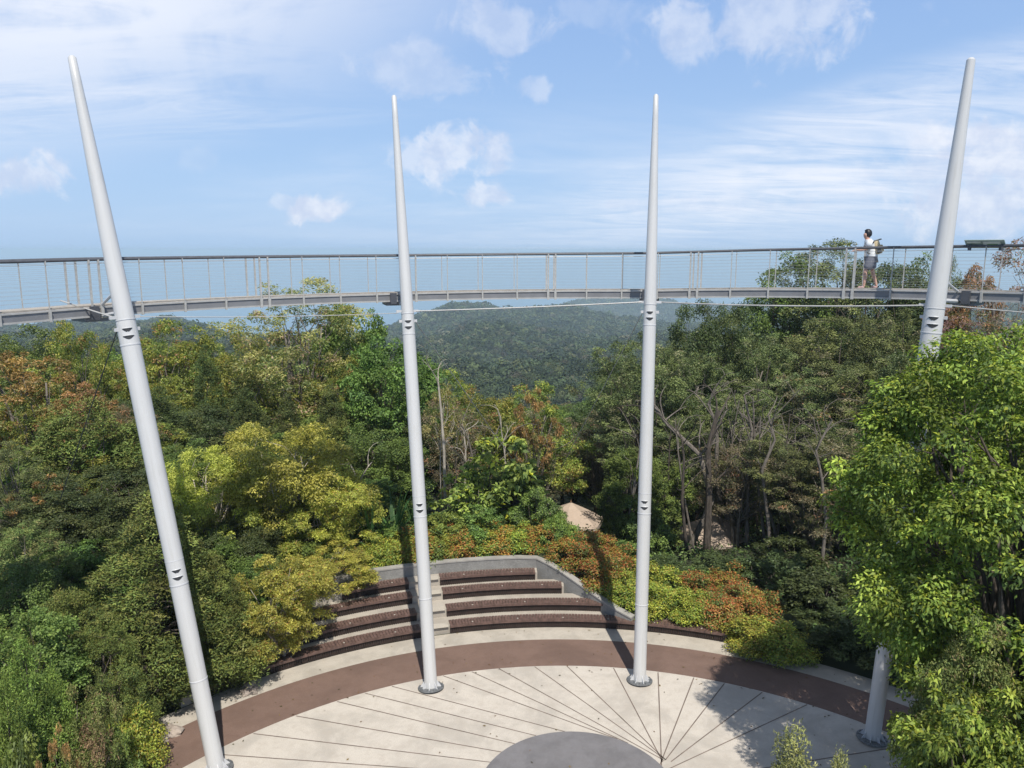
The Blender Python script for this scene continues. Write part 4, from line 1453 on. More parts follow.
def blade_plant(x, y, z, n, L, w, label, pal_, up=1.0, name='blade_plant', grp=None):
    rng = np.random.default_rng(int(abs(x * 100)) + n)
    vs, fs, cols_ = [], [], []
    V = []
    for i in range(n):
        th = rng.uniform(0, 6.28)
        tilt = rng.uniform(0.15, 0.95)
        l_ = L * rng.uniform(.6, 1.1)
        d = np.array([math.cos(th), math.sin(th), 0])
        s = np.array([-math.sin(th), math.cos(th), 0])
        prev = None
        c = np.array(pal_[rng.integers(len(pal_))]) * rng.uniform(.75, 1.25)
        for k in range(8):
            t_ = k / 7
            p = np.array([0, 0, .05]) + d * (l_ * tilt * t_ * (0.6 + .4 * t_)) + np.array([0, 0, 1]) * l_ * (up * t_ - tilt * 0.75 * t_ ** 2.2)
            ww = w * (1 - t_ ** 2.5) * .5 + .002
            cur = (p - s * ww, p + s * ww)
            if prev is not None:
                V.append([prev[0], prev[1], cur[1], cur[0]])
                cols_.append(c)
            prev = cur
    me = quads_mesh('leaf_blades', np.array(V), np.array(cols_), 'leaf_broad')
    o = link(name, me)
    o.location = (x, y, z)
    tag(o, label, 'plant', grp)
    return o


BP = [(.06, .13, .04), (.09, .17, .05), (.16, .21, .07), (.05, .10, .035)]
for (px, py, Y, L, lab) in [(372, 545, 28.4, 2.6, 'long-bladed dark plant left of the second mast'), (394, 538, 28.8, 2.8, 'long-bladed plant right beside the second mast'),
                            (352, 552, 28.0, 2.2, 'long-bladed plant nearest the yellow trees'), (418, 540, 29.2, 2.4, 'long-bladed plant half behind the second mast')]:
    p = at_y(px, py, Y)
    blade_plant(p.x, Y, T1(p.x, Y), 26, L, .13, lab, BP, 1.1)
grow_px('copper', 'copper_leaved_shrub', 53, 728, 36, 12.6, 'small reddish shrub among the green ones in the bottom left corner', 'shrub', None, 1, zg=0.0)
# clearly seen trunks in the right-hand wood and left slope
TR = [((684, 560, 33), (712, 500, 33), (700, 455, 33.5), (668, 425, 34), (655, 408, 34.5), 0.15, 'bark_grey', 'bare leaning grey-brown trunk curving up right of the third mast'),
      ((706, 575, 32), (707, 540, 32), (709, 500, 32), (708, 450, 32), (718, 410, 32.2), 0.20, 'bark_dark', 'thick dark upright trunk before the second umbrella'),
      ((745, 575, 33), (747, 530, 33), (748, 480, 33), (752, 430, 33.2), (744, 395, 33.4), 0.10, 'bark_grey', 'straight grey trunk right of the second umbrella'),
      ((724, 560, 34), (716, 480, 34), (717, 440, 34), (716, 424, 34), (708, 404, 34), 0.12, 'bark_grey', 'forked grey trunk with a pale broken stub'),
      ((690, 585, 31.5), (686, 545, 31.5), (682, 500, 31.5), (684, 460, 31.5), (682, 440, 31.5), 0.09, 'bark_dark', 'thin dark trunk left of the thick dark one'),
      ((362, 520, 30), (361, 505, 30), (363, 495, 30), (360, 488, 30), (357, 480, 30), 0.13, 'bark_pale', 'short pale crooked trunk left of the second mast'),
      ((446, 520, 31), (445, 490, 31), (444, 450, 31), (441, 410, 31), (438, 380, 31), 0.075, 'bark_pale', 'white slender bare trunk right of the second mast'),
      ((772, 560, 31), (768, 520, 31), (762, 470, 31), (775, 440, 31), (768, 415, 31), 0.09, 'bark_grey', 'crooked twiggy grey trunk in the right-hand wood'),
      ((822, 560, 29.5), (826, 520, 29.5), (822, 480, 29.5), (816, 450, 29.5), (832, 420, 29.5), 0.08, 'bark_grey', 'crooked grey trunk left of the big lime-green tree')]
for *pp, r_, bk, lab in TR:
    w_ = [at_y(*q) for q in pp]
    base = w_[0].copy()
    base.z = T1(base.x, base.y) - 0.3
    root = empty('bare_tree', base, lab, 'tree')
    m_ = MB()
    pts = []
    ctrl = [base] + w_[1:]
    for i in range(len(ctrl) - 1):
        for k in range(4):
            pts.append(ctrl[i].lerp(ctrl[i + 1], k / 4) - base)
    pts.append(ctrl[-1] - base)
    m_.tube(pts, [r_ * (1 - .6 * i / len(pts)) for i in range(len(pts))], 8)
    m_.build('trunk', bk, root, True)
    rng = np.random.default_rng(int(r_ * 1000) + len(lab))
    b2 = MB()
    for k in range(3 if bk == 'bark_pale' else 7):
        i = rng.integers(len(pts) // 2, len(pts))
        s = pts[i]
        e = s + Vector((rng.normal() * 1.0, rng.normal() * .6, rng.uniform(.2, 1.6)))
        q_ = tube_np(b2, s, e, r_ * .28, .012, rng, .1, 5, 5)
        tube_np(b2, q_[3], q_[3] + Vector((rng.normal() * .6, rng.normal() * .4, rng.uniform(.1, .8))), r_ * .12, .008, rng, .1, 4, 4)
    b2.build('branches', bk, root, True)

# thin stems crowding the lower wood on the right and the middle
rng = np.random.default_rng(31)
SXS = [655, 672, 697, 726, 737, 758, 766, 781, 789, 800, 812, 824, 838, 735, 790, 460, 476, 528, 540, 508, 492, 634, 622, 846, 750, 776]
ORD2 = ['first', 'second', 'third', 'fourth', 'fifth', 'sixth', 'seventh', 'eighth', 'ninth', 'tenth', 'eleventh', 'twelfth', 'thirteenth', 'fourteenth', 'fifteenth', 'sixteenth', 'seventeenth', 'eighteenth']
for i in range(26):
    px = SXS[i]
    Y = float(rng.uniform(31, 36))
    yb_ = 555 if px > 640 else 500
    b0 = at_y(px, yb_, Y)
    base = Vector((b0.x, Y, T1(b0.x, Y) - .3))
    tp_ = at_y(px + rng.uniform(-26, 26), rng.uniform(395, 440), Y)
    hh = tp_.z - base.z
    m_ = MB()
    pts = tube_np(m_, (0, 0, 0), (tp_.x - base.x, rng.normal() * .5, hh), rng.uniform(.05, .09), .02, rng, .05, 9, 6)
    for k in range(7):
        s_ = pts[rng.integers(4, 9)]
        e_ = s_ + Vector((rng.normal() * .8, rng.normal() * .6, rng.uniform(.2, 1.3)))
        tube_np(m_, s_, e_, .022, .008, rng, .12, 4, 4)
    o_ = m_.build('thin_sapling', ['bark_grey', 'bark_dark', 'bark_grey', 'bark_pale'][i % 4] if px < 640 or i % 4 != 3 else 'bark_grey', None, True)
    o_.location = base
    right = px > 640
    xs_ = sorted([q for q in SXS if (q > 640) == right])
    tag(o_, 'thin bare stem, %s from the left %s' % (ORD2[xs_.index(px)], 'in the twiggy right-hand wood' if right else 'between the two middle masts'), 'tree',
        'bare stems in the right-hand wood' if right else 'bare stems between the middle masts')

# filler trees standing between and behind the ones above
SK_X = [-200, 0, 60, 130, 200, 255, 300, 350, 400, 440, 480, 540, 590, 625, 690, 760, 900, 1024, 1300]
SK_Y = [352, 352, 345, 342, 340, 352, 340, 345, 378, 392, 404, 402, 398, 362, 330, 322, 318, 320, 320]
rng = random.Random(5)
fill_n = 0
FILL = {}
LEFT = {}

for k_ in [26, 37, 55, 56, 61, 63, 64, 73, 74, 75, 76, 84, 85, 86, 91, 92, 93, 94, 95, 96, 97, 98, 105, 107, 115, 116, 117, 119, 120, 121, 122, 123, 124, 126, 127, 130, 132, 133, 134, 136, 142, 143, 144, 145, 146, 147, 148, 149, 150, 151, 152, 153, 156, 157, 158, 159, 160, 161, 162, 163, 164, 165, 166, 167, 170, 171, 172, 173, 174, 175, 176, 177, 178, 179, 180, 181, 182, 183]:
    FILL[k_] = None
FILL.update({
    0: 'yellowish-green tree right of the small orange-leaved tree',
    1: 'dark leafy tree just above the pale yellow spreading tree',
    2: 'half-hidden dark conifer right of the big yellow tree',
    3: 'thin twiggy brown tree just right of the crooked grey trunk by the lime tree',
    4: 'half-hidden olive feathery tree right of the big lime-green tree',
    5: 'barely visible dark conifer left of the small orange-leaved tree',
    6: 'half-hidden glossy green tree above the small orange-leaved tree',
    7: 'yellowish-green tree above the pale yellow spreading tree',
    8: 'half-hidden dark leafy tree above the big yellow tree',
    9: 'half-hidden dark conifer below the second mast',
    10: 'half-hidden glossy green tree left of the large-leaved sapling',
    11: 'dark leafy tree below the big lime-green tree',
    12: 'barely visible olive feathery tree right of the big lime-green tree',
    13: 'half-hidden dark leafy tree below the rightmost mast',
    14: 'barely visible glossy green tree below the copper-brown tree at the left edge',
    15: 'half-hidden yellowish-green tree left of the leftmost mast',
    16: 'dark leafy tree right of the leftmost mast',
    17: 'dark leafy tree above the pale yellow spreading tree',
    18: 'glossy green tree left of the glossy green tree by the second mast',
    19: 'dark leafy tree just below the second mast',
    20: 'barely visible yellowish-green tree left of the large-leaved sapling',
    21: 'olive feathery tree right of the reddish-brown twiggy tree',
    22: 'thin twiggy brown tree left of the big lime-green tree',
    23: 'half-hidden olive feathery tree just left of the big lime-green tree',
    24: 'barely visible olive feathery tree below the rightmost mast',
    25: 'barely visible olive feathery tree below the purplish half-bare tree',
    27: 'half-hidden yellowish-green tree below the copper-brown tree at the left edge',
    28: 'half-hidden dark conifer just above the leftmost mast',
    29: 'yellowish-green tree left of the dark spire conifer',
    30: 'yellowish-green tree right of the dark spire conifer',
    31: 'half-hidden yellowish-green tree below the bright green round treetop',
    32: 'half-hidden glossy green tree below the second mast',
    33: 'half-hidden dark leafy tree left of the large-leaved sapling',
    34: 'dark leafy tree left of the big lime-green tree',
    35: 'barely visible olive feathery tree just above the big lime-green tree',
    36: 'barely visible olive feathery tree right of the rightmost mast',
    38: 'barely visible yellowish-green tree below the copper-brown tree at the left edge',
    39: 'barely visible dark conifer below the copper-brown tree at the left edge',
    40: 'half-hidden glossy green tree above the leftmost mast',
    41: 'half-hidden dark conifer just below the rounded yellow-green treetop',
    42: 'half-hidden dark leafy tree just below the dark spire conifer',
    43: 'half-hidden dark leafy tree right of the dark spire conifer',
    44: 'barely visible dark conifer below the bright green round treetop',
    45: 'barely visible thin twiggy brown tree just below the olive treetop at the valley edge',
    46: 'half-hidden thin twiggy brown tree left of the large-leaved sapling',
    47: 'thin twiggy brown tree right of the large-leaved sapling',
    48: 'dark leafy tree just left of the reddish-brown twiggy tree',
    49: 'half-hidden olive feathery tree just right of the third mast',
    50: 'olive feathery tree just below the cable midway along the right deck',
    51: 'olive feathery tree right of the cable midway along the right deck',
    52: 'olive feathery tree left of the rightmost mast',
    53: 'barely visible thin twiggy brown tree just right of the rightmost mast',
    54: 'barely visible olive feathery tree right of the walking person',
    57: 'barely visible dark conifer left of the narrow golden-brown treetop',
    58: 'barely visible dark conifer below the narrow golden-brown treetop',
    59: 'half-hidden glossy green tree right of the narrow golden-brown treetop',
    60: 'half-hidden dark conifer left of the dark spire conifer',
    62: 'half-hidden dark leafy tree left of the bright green round treetop',
    65: 'barely visible dark leafy tree below the olive treetop at the valley edge',
    66: 'barely visible dark leafy tree below the small orange and yellow tree',
    67: 'dark leafy tree left of the reddish-brown twiggy tree',
    68: 'half-hidden olive feathery tree just above the third mast',
    69: 'half-hidden olive feathery tree left of the dense round treetop below the deck',
    70: 'half-hidden dark leafy tree just below the cable midway along the right deck',
    71: 'half-hidden thin twiggy brown tree right of the cable midway along the right deck',
    72: 'barely visible olive feathery tree left of the rightmost mast',
    77: 'barely visible dark leafy tree below the copper-brown tree at the left edge',
    78: 'barely visible dark conifer left of the leftmost mast',
    79: 'barely visible dark conifer just below the narrow golden-brown treetop',
    80: 'barely visible dark conifer just left of the rounded yellow-green treetop',
    81: 'barely visible dark conifer just above the dark spire conifer',
    82: 'barely visible dark leafy tree below the tall pale sparse tree',
    83: 'half-hidden dark leafy tree below the tall pale sparse tree',
    87: 'barely visible yellowish-green tree just left of the small orange and yellow tree',
    88: 'barely visible glossy green tree above the left umbrella',
    89: 'half-hidden dark leafy tree left of the third mast',
    90: 'barely visible olive feathery tree above the third mast',
    99: 'barely visible dark leafy tree just below the copper-brown tree at the left edge',
    100: 'barely visible dark conifer right of the copper-brown tree at the left edge',
    101: 'barely visible dark leafy tree above the leftmost mast',
    102: 'barely visible dark conifer left of the dark spire conifer',
    103: 'barely visible dark conifer just right of the rounded yellow-green treetop',
    104: 'barely visible dark leafy tree right of the dark spire conifer',
    106: 'barely visible yellowish-green tree left of the bright green round treetop',
    108: 'barely visible thin twiggy brown tree just left of the olive treetop at the valley edge',
    109: 'barely visible yellowish-green tree just right of the olive treetop at the valley edge',
    110: 'barely visible yellowish-green tree just below the small orange and yellow tree',
    111: 'barely visible glossy green tree just right of the small orange and yellow tree',
    112: 'barely visible dark leafy tree just above the reddish-brown twiggy tree',
    113: 'barely visible olive feathery tree left of the dense round treetop below the deck',
    114: 'barely visible dark leafy tree left of the cable midway along the right deck',
    118: 'barely visible olive feathery tree above the big lime-green tree',
    125: 'barely visible dark leafy tree just right of the copper-brown tree at the left edge',
    128: 'barely visible dark conifer just below the rounded yellow-green treetop',
    129: 'half-hidden yellowish-green tree just above the dark spire conifer',
    131: 'barely visible yellowish-green tree below the tall pale sparse tree',
    135: 'barely visible glossy green tree just right of the olive treetop at the valley edge',
    137: 'barely visible glossy green tree just below the small orange and yellow tree',
    138: 'barely visible dark leafy tree just left of the reddish-brown twiggy tree',
    139: 'barely visible thin twiggy brown tree left of the third mast',
    140: 'barely visible dark leafy tree above the third mast',
    141: 'barely visible dark leafy tree below the dense round treetop below the deck',
    154: 'barely visible dark leafy tree just below the narrow golden-brown treetop',
    155: 'barely visible yellowish-green tree just below the narrow golden-brown treetop',
    168: 'barely visible thin twiggy brown tree just below the small orange and yellow tree',
    169: 'barely visible thin twiggy brown tree right of the small orange and yellow tree',
})
for k_ in []:
    LEFT[k_] = None
LEFT.update({
    0: 'dark leafy tree below the small orange-leaved tree',
    1: 'glossy green tree left of the big green conifer',
    2: 'dark leafy tree below the rounded olive tree at the left edge',
    3: 'dark conifer below the rounded olive tree at the left edge',
    4: 'glossy green tree above the bright corner conifer',
    5: 'dark conifer right of the bright corner conifer',
    6: 'dark leafy tree below the big yellow tree',
    7: 'glossy green tree right of the big green conifer',
    8: 'dark leafy tree just left of the low yellow tree over the benches',
    9: 'glossy green tree above the small orange-leaved tree',
    10: 'yellowish-green tree above the small orange-leaved tree',
    11: 'glossy green tree above the low yellow tree over the benches',
})
#LABELS_END#
FL = {'feathery': ('olive feathery tree crowded into the wood below the right half of the walkway', 'feathery trees of the right-hand wood'),
      'dense_dark': ('dark leafy tree lost in the thick slope wood behind the nearer trees', 'dark trees of the slope wood'),
      'yellow_green': ('yellowish-green tree lost in the thick wood behind the nearer trees', 'yellowish trees of the slope wood'),
      'green_round': ('glossy green tree lost in the thick wood behind the nearer trees', 'glossy trees of the slope wood'),
      'conifer': ('dark conifer crowded into the wood on the left slope', 'conifers of the left slope'),
      'brown_sparse': ('thin twiggy brown tree lost in the thick wood behind the nearer trees', 'twiggy trees of the slope wood')}
for i_, (px, yt, wp, Y, k, var) in enumerate([(60, 500, 110, 26, 'dense_dark', 0), (100, 540, 100, 24.5, 'green_round', 0), (15, 560, 100, 21, 'dense_dark', 1), (62, 590, 100, 20, 'conifer', 2), (20, 610, 100, 17.5, 'green_round', 1),
        (100, 620, 90, 18.5, 'conifer', 2), (240, 520, 90, 26.5, 'dense_dark', 0), (200, 540, 100, 25, 'green_round', 0), (262, 560, 80, 24.5, 'dense_dark', 1), (60, 440, 100, 30, 'green_round', 1), (20, 400, 90, 32, 'yellow_green', 0), (310, 520, 80, 27.5, 'green_round', 0)]):
    if LEFT.get(i_, 1) is None:
        continue
    grow_px(k, KN[k], px, yt, wp, Y, LEFT.get(i_, 'leafy tree filling the shaded slope between the conifers at the left'), 'tree', 'slope trees between the left conifers', var, zg=0.0)
for Y in (30.5, 34, 38, 42.5, 47.5, 53, 60, 68, 78, 90):
    px = -60 + rng.uniform(0, 40)
    stepx = 4.3 * F_PX / Y * 0.95
    while px < 1090:
        yt = float(np.interp(px, SK_X, SK_Y))
        # nearer rows are lower on the picture
        low = {30.5: 125, 34: 85, 38: 50, 42.5: 24, 47.5: 10, 53: 5, 60: 2, 68: 0, 78: 0, 90: 0}[Y]
        yy = yt + low * rng.uniform(0.8, 1.2) + rng.uniform(0, 9)
        p = at_y(px, yy, Y)
        z = T1(p.x, Y)
        Hh = min(p.z - z, rng.uniform(11, 15) if Y > 45 else rng.uniform(8, 12))
        u_ = rng.random()
        if px > 620:
            kind = 'feathery' if u_ < .6 else ('dense_dark' if u_ < .88 else 'brown_sparse')
        elif px > 400:
            kind = 'dense_dark' if u_ < .35 else ('yellow_green' if u_ < .6 else ('brown_sparse' if u_ < .8 else 'green_round'))
        else:
            kind = 'conifer' if u_ < .35 else ('dense_dark' if u_ < .6 else ('yellow_green' if u_ < .88 else 'green_round'))
        near_umb = ((530 < px < 640 or 660 < px < 770) and Y < 46) or (640 < px < 815 and Y < 36)
        if Hh > 2.5 and not near_umb:
            Wc = min(rng.uniform(4.5, 6.8), Hh * 0.75 + 1)
            args = (p.x, Y + rng.uniform(-1, 1), z, Hh, Wc, FILL.get(fill_n, FL[kind][0]), 'tree', FL[kind][1], rng.randrange(3), rng.uniform(0, 6.28))
            if FILL.get(fill_n, 1) is not None:
                t_ = grow(kind, KN[kind], *args)
            fill_n += 1
        px += stepx * rng.uniform(0.8, 1.2)

# low undergrowth covering the soil
rngn = np.random.default_rng(77)
n = 2600
x = rngn.uniform(-34, 34, n)
y = rngn.uniform(12, 46, n)
r = np.hypot(x - C[0], y - C[1])
ang = np.degrees(np.arctan2(x - C[0], y - C[1]))
ok = (r > 18.4) | ((r > 15.5) & (ang > 27)) | ((ang < -46) & (r > 14.7)) | ((r > 16.2) & (ang > 9) & (ang <= 27))
ok &= (np.abs(x) < y * .75 + 4)
x, y = x[ok], y[ok]
z = terrain(x, y)
c = np.stack([x, y, z + 0.15], 1)
cr = rngn.uniform(.3, .75, len(x))
od = np.zeros_like(c)
od[:, 2] = .3
V, c3 = clump_leaves(rngn, c, cr, od, 90000, .17, .075, pal(G(.045, .075, .026, 3), G(.065, .10, .03, 2), G(.09, .12, .04, 1), G(.06, .05, .03, .8)), .75, .2, .1, .6)
tag(link('undergrowth', quads_mesh('undergrowth', V, c3, 'leaf')), 'low tangled leafy undergrowth under the trees', 'undergrowth', None, 'stuff')

# fallen leaves on the paving
n = 260
a_l = np.radians(rngn.uniform(-60, 70, n))
r_l = np.where(rngn.random(n) < .6, rngn.uniform(12.2, 15.1, n), rngn.uniform(4, 12.6, n))
Pp = np.stack([C[0] + r_l * np.sin(a_l), C[1] + r_l * np.cos(a_l), np.full(n, .012)], 1)
N = np.stack([rngn.normal(size=n) * .15, rngn.normal(size=n) * .15, np.ones(n)], 1)
V = leaf_quads(Pp, N, rngn.normal(size=(n, 3)) * np.array([1, 1, .05]), rngn.uniform(.05, .11, n), rngn.uniform(.03, .05, n))
V[:, 2, 2] += .015
cl = np.array([(.16, .09, .04), (.10, .06, .03), (.22, .16, .06), (.08, .07, .03)])[rngn.integers(0, 4, n)] * rngn.uniform(.7, 1.2, (n, 1))
tag(link('leaf_litter', quads_mesh('leaf_litter', V, cl, 'leaf')), 'scattered brown fallen leaves on the paving', 'leaves', None, 'stuff')

# far woods on the ridges: one mass of crowns
KQ = 52000


def far_wood(d0, d1, sp0, sp1, seed):
    rg = np.random.default_rng(seed)
    Vs, Cs = [], []
    d = d0
    while d < d1:
        sp = sp0 + (sp1 - sp0) * (d - d0) / (d1 - d0)
        m = int(R(78) * d / sp)
        a = np.radians(np.linspace(-39, 39, m)) + rg.uniform(-.5, .5, m) * sp / d
        dd_ = d + rg.uniform(-.5, .5, m) * sp
        X, Yv = np.sin(a) * dd_, np.cos(a) * dd_
        # only where the slope can be seen from this side
        Zt = terrain(X, Yv)
        e1 = Zt / 1.0
        cw = sp * rg.uniform(.45, 1.0, m) * np.where(rg.random(m) < .22, 1.75, 1.0)
        nq = int(np.clip(KQ / d, 34, 420))
        dirs = unit(rg.normal(size=(m, nq, 3)))
        dirs[..., 2] = np.abs(dirs[..., 2]) * 1.0 + 0.02
        dirs = unit(dirs)
        hgt = rg.uniform(3.5, 9.0, m) + cw * .38
        lob = 1 + .22 * np.sin(dirs[..., 0] * 4 + np.arange(m)[:, None]) * np.cos(dirs[..., 1] * 5 + np.arange(m)[:, None] * 2)
        pos = np.stack([X, Yv, Zt + hgt - cw * .62], 1)[:, None, :] + dirs * (cw[:, None] * .62 * lob)[..., None] * np.array([1, 1, .8])
        area = 2 * math.pi * (cw * .62) ** 2
        L = np.sqrt(area * 1.7 / nq)[:, None] * rg.uniform(.7, 1.2, (m, nq))
        Pq = pos.reshape(-1, 3)
        N = (dirs + rg.normal(size=dirs.shape) * .26).reshape(-1, 3)
        T = rg.normal(size=(m * nq, 3))
        Lf = L.reshape(-1)
        N = unit(N)
        T = unit(T - N * (T * N).sum(1, keepdims=True))
        S = np.cross(N, T)
        q = np.stack([Pq - T * Lf[:, None] * .5, Pq - S * Lf[:, None] * .42, Pq + T * Lf[:, None] * .5, Pq + S * Lf[:, None] * .42], 1)
        base = np.array([(.044, .062, .028), (.060, .078, .032), (.030, .046, .026), (.085, .095, .040), (.10, .10, .06), (.06, .058, .042)])
        ci = rg.choice(6, m, p=[.32, .24, .22, .11, .04, .07])
        tint = base[ci] * rg.uniform(.6, 1.75, (m, 1))
        cc = np.repeat(tint, nq, 0) * rg.uniform(.8, 1.2, (m * nq, 1))
        Vs.append(q)
        Cs.append(cc)
        d += sp * .86
    return np.concatenate(Vs), np.concatenate(Cs)


V, c3 = far_wood(96, 620, 5.2, 8.0, 3)
tag(link('hillside_wood', quads_mesh('hillside_wood', V, c3, 'needle')), 'unbroken green wood covering the nearer hillside', 'wood', None, 'stuff')
V, c3 = far_wood(620, 2000, 8.5, 13.0, 4)
tag(link('distant_wood', quads_mesh('distant_wood', V, c3, 'needle')), 'bluish unbroken wood on the distant ridges', 'wood', None, 'stuff')
V, c3 = far_wood(2750, 3500, 20.0, 26.0, 6)
tag(link('farthest_wood', quads_mesh('farthest_wood', V, c3, 'needle')), 'pale blue wood on the farthest ridge', 'wood', None, 'stuff')
print('filler trees', fill_n, 'far quads', len(V))

#OBJ#
# ================================================================== umbrellas on the cafe terrace down the slope
def umbrella(px, py, r, sides, rz_, label, var=0, ymin=33):
    best = None
    for Y in np.arange(ymin, 52, 0.25):
        p = at_y(px, py, Y)
        e = abs((p.z - T1(p.x, Y)) - 2.9)
        if best is None or e < best[0]:
            best = (e, p, Y)
    p = best[1]
    z0 = min(T1(p.x, p.y), p.z - 2.6)
    Hh = p.z - z0
    root = empty('garden_umbrella', (p.x, p.y, z0), label, 'umbrella', 'beige garden umbrellas', rz_)
    cn, vl = MB(), MB()
    n = sides
    rim = Hh - 0.98
    rows = [(0.03, Hh - 0.03), (r * .33, Hh - 0.03 - .30 * .93), (r * .66, Hh - 0.03 - .63 * .93), (r, rim)]
    vs, fs = [], []
    for (rr, z) in rows:
        for k in range(n * 2):
            a = math.pi * k / n
            q = rr * (1.0 if k % 2 == 0 else math.cos(math.pi / n))
            vs.append((q * math.cos(a), q * math.sin(a), z + (0.035 if k % 2 == 0 else -0.015) * (rr / r)))
    m2 = n * 2
    for i in range(3):
        for k in range(m2):
            fs.append((i * m2 + k, i * m2 + (k + 1) % m2, (i + 1) * m2 + (k + 1) % m2, (i + 1) * m2 + k))
    cn.add(vs, fs)
    c_ = cn.build('canopy', 'canvas', root)
    so_ = c_.modifiers.new('thick', 'SOLIDIFY')
    so_.thickness = 0.012
    vs, fs = [], []
    for k in range(m2):
        a = math.pi * k / n
        q = r * (1.0 if k % 2 == 0 else math.cos(math.pi / n))
        for (zz, rr) in ((rim - 0.005, q + .004), (rim - 0.20 - 0.03 * (k % 2), q + .012)):
            vs.append((rr * math.cos(a), rr * math.sin(a), zz))
    for k in range(m2):
        fs.append((2 * k, 2 * ((k + 1) % m2), 2 * ((k + 1) % m2) + 1, 2 * k + 1))
    vl.add(vs, fs)
    v_ = vl.build('valance', 'canvas_edge', root)
    so_ = v_.modifiers.new('thick', 'SOLIDIFY')
    so_.thickness = 0.01
    m_ = MB()
    m_.tube([(0, 0, 0), (0, 0, Hh + 0.0)], 0.03, 10)
    m_.build('pole', 'timber', root, True)
    m_ = MB()
    m_.lathe([(.03, Hh - .03), (.05, Hh + .01), (.02, Hh + .07), (.012, Hh + .13)], 10)
    m_.build('finial', 'timber', root, True)
    m_ = MB()
    m_.lathe([(.34, 0), (.34, .06), (.06, .10), (.05, .3)], 20)
    m_.build('base_weight', 'darksteel', root, True)
    for k in range(n):
        a = 2 * math.pi * k / n
        m_ = MB()
        m_.tube([(.03 * math.cos(a), .03 * math.sin(a), Hh - .10), (r * .97 * math.cos(a), r * .97 * math.sin(a), rim - .02)], 0.012, 5)
        m_.build('rib', 'timber', root)
    return root


u1 = umbrella(571, 502, 1.75, 6, R(12), 'beige garden umbrella between bushes left of the third mast')
u2 = umbrella(714, 514, 1.75, 6, R(40), 'beige garden umbrella behind dark trunks right of the third mast', 0, 34.5)

for (uu, w_) in ((u2, 4.2), (u1, 2.6)):
    m_ = MB()
    m_.box((uu.location.x, uu.location.y - .8, uu.location.z - 0.28), w_, 3.2, 0.27)
    pv_ = m_.build('cafe_paving', 'strip')
    pv_['kind'] = 'structure'
# rocks at the edge of the brown path
for i, (px, py, s, lab) in enumerate([(172, 733, .24, 'pale brown boulder on the edge of the brown path by the shrubs'), (158, 743, .2, 'smaller pale boulder beside the yellow bush by the path'),
                                      (249, 690, .26, 'small upright stone where the pale strip meets the green conifer')]):
    p = at_z(px, py, 0.0)
    bm = bmesh.new()
    bmesh.ops.create_icosphere(bm, subdivisions=3, radius=s)
    rr = random.Random(i + 3)
    for v_ in bm.verts:
        n_ = v_.co.normalized()
        k = 1 + .22 * math.sin(n_.x * 4 + i) * math.cos(n_.y * 5) + .12 * math.sin(n_.z * 7 + n_.x * 6) + rr.uniform(-.02, .02)
        v_.co = Vector((v_.co.x * k * 1.3, v_.co.y * k, max(v_.co.z * k * .62, -.04)))
    me = bpy.data.meshes.new('boulder')
    bm.to_mesh(me)
    bm.free()
    o_ = link('boulder', me, None, 'rock')
    o_.location = p + Vector((0, 0, .03))
    o_.rotation_euler.z = i
    tag(o_, lab, 'rock')

# ================================================================== tilted reading panel on the handrail
a_ = 55.6
c_ = bp(BR - 0.02, a_, rz(a_) + 0.06)
best = min(np.arange(30, 70, .1), key=lambda q: abs((512 + F_PX * (bp(BR, q, 13).x) / (bp(BR, q, 13).y * math.cos(PITCH))) - 986))
a_ = float(best)
c_ = bp(BR - 0.06, a_, rz(a_) + 0.05)
root = empty('reading_panel', c_, 'tilted green and white reading panel fixed on the walkway handrail right of the rightmost mast', 'sign')
tn = Vector((math.cos(R(a_)), -math.sin(R(a_)), 0))
rd = Vector((math.sin(R(a_)), math.cos(R(a_)), 0))
fw = (rd * .80 - Vector((0, 0, .60))).normalized() * -1.0      # board slopes down toward the plaza
nm = tn.cross(fw).normalized()
if nm.z < 0:
    nm = -nm
AX = (tn, fw, nm)
m_ = MB()
m_.box((0, 0, 0), .46, .17, .012, AX)
m_.build('board', 'panel', root, bevel=.004)
m_ = MB()
m_.box(tn * .16 - nm * .014, .20, .11, .003, AX)
m_.build('white_sheet', 'panel_w', root)
m_ = MB()
m_.box(tn * .17 + fw * -.03 - nm * .0185, .12, .05, .002, AX)
m_.build('green_picture', 'panel_g', root)
m_ = MB()
m_.box(tn * -.25 + fw * .09 - nm * .014, .16, .03, .003, AX)
m_.build('caption_strip', 'panel_w', root)
for s in (-1, 1):
    m_ = MB()
    m_.box(tn * .36 * s - Vector((0, 0, .09)), .02, .05, .08)
    m_.build('clamp', 'darksteel', root)

# ================================================================== walking person
ang_p = None
bestq = min(np.arange(20, 60, .05), key=lambda q: abs((512 + F_PX * (bp(BR + .55, q, 12).x) / (bp(BR + .55, q, 12).y * math.cos(PITCH) + .18)) - 870))
pb = bp(BR + .50, float(bestq), rz(float(bestq)) - DECK - 0.012)
pr = empty('person', pb, 'person in white shirt and grey shorts with a beige backpack leaning at the walkway rail', 'person')
fwd = Vector((-0.93, 0.30, 0)).normalized()
pr.rotation_euler.z = math.atan2(fwd.y, fwd.x)
# local frame: +x forward, +y left of the person (towards the camera is +y here)


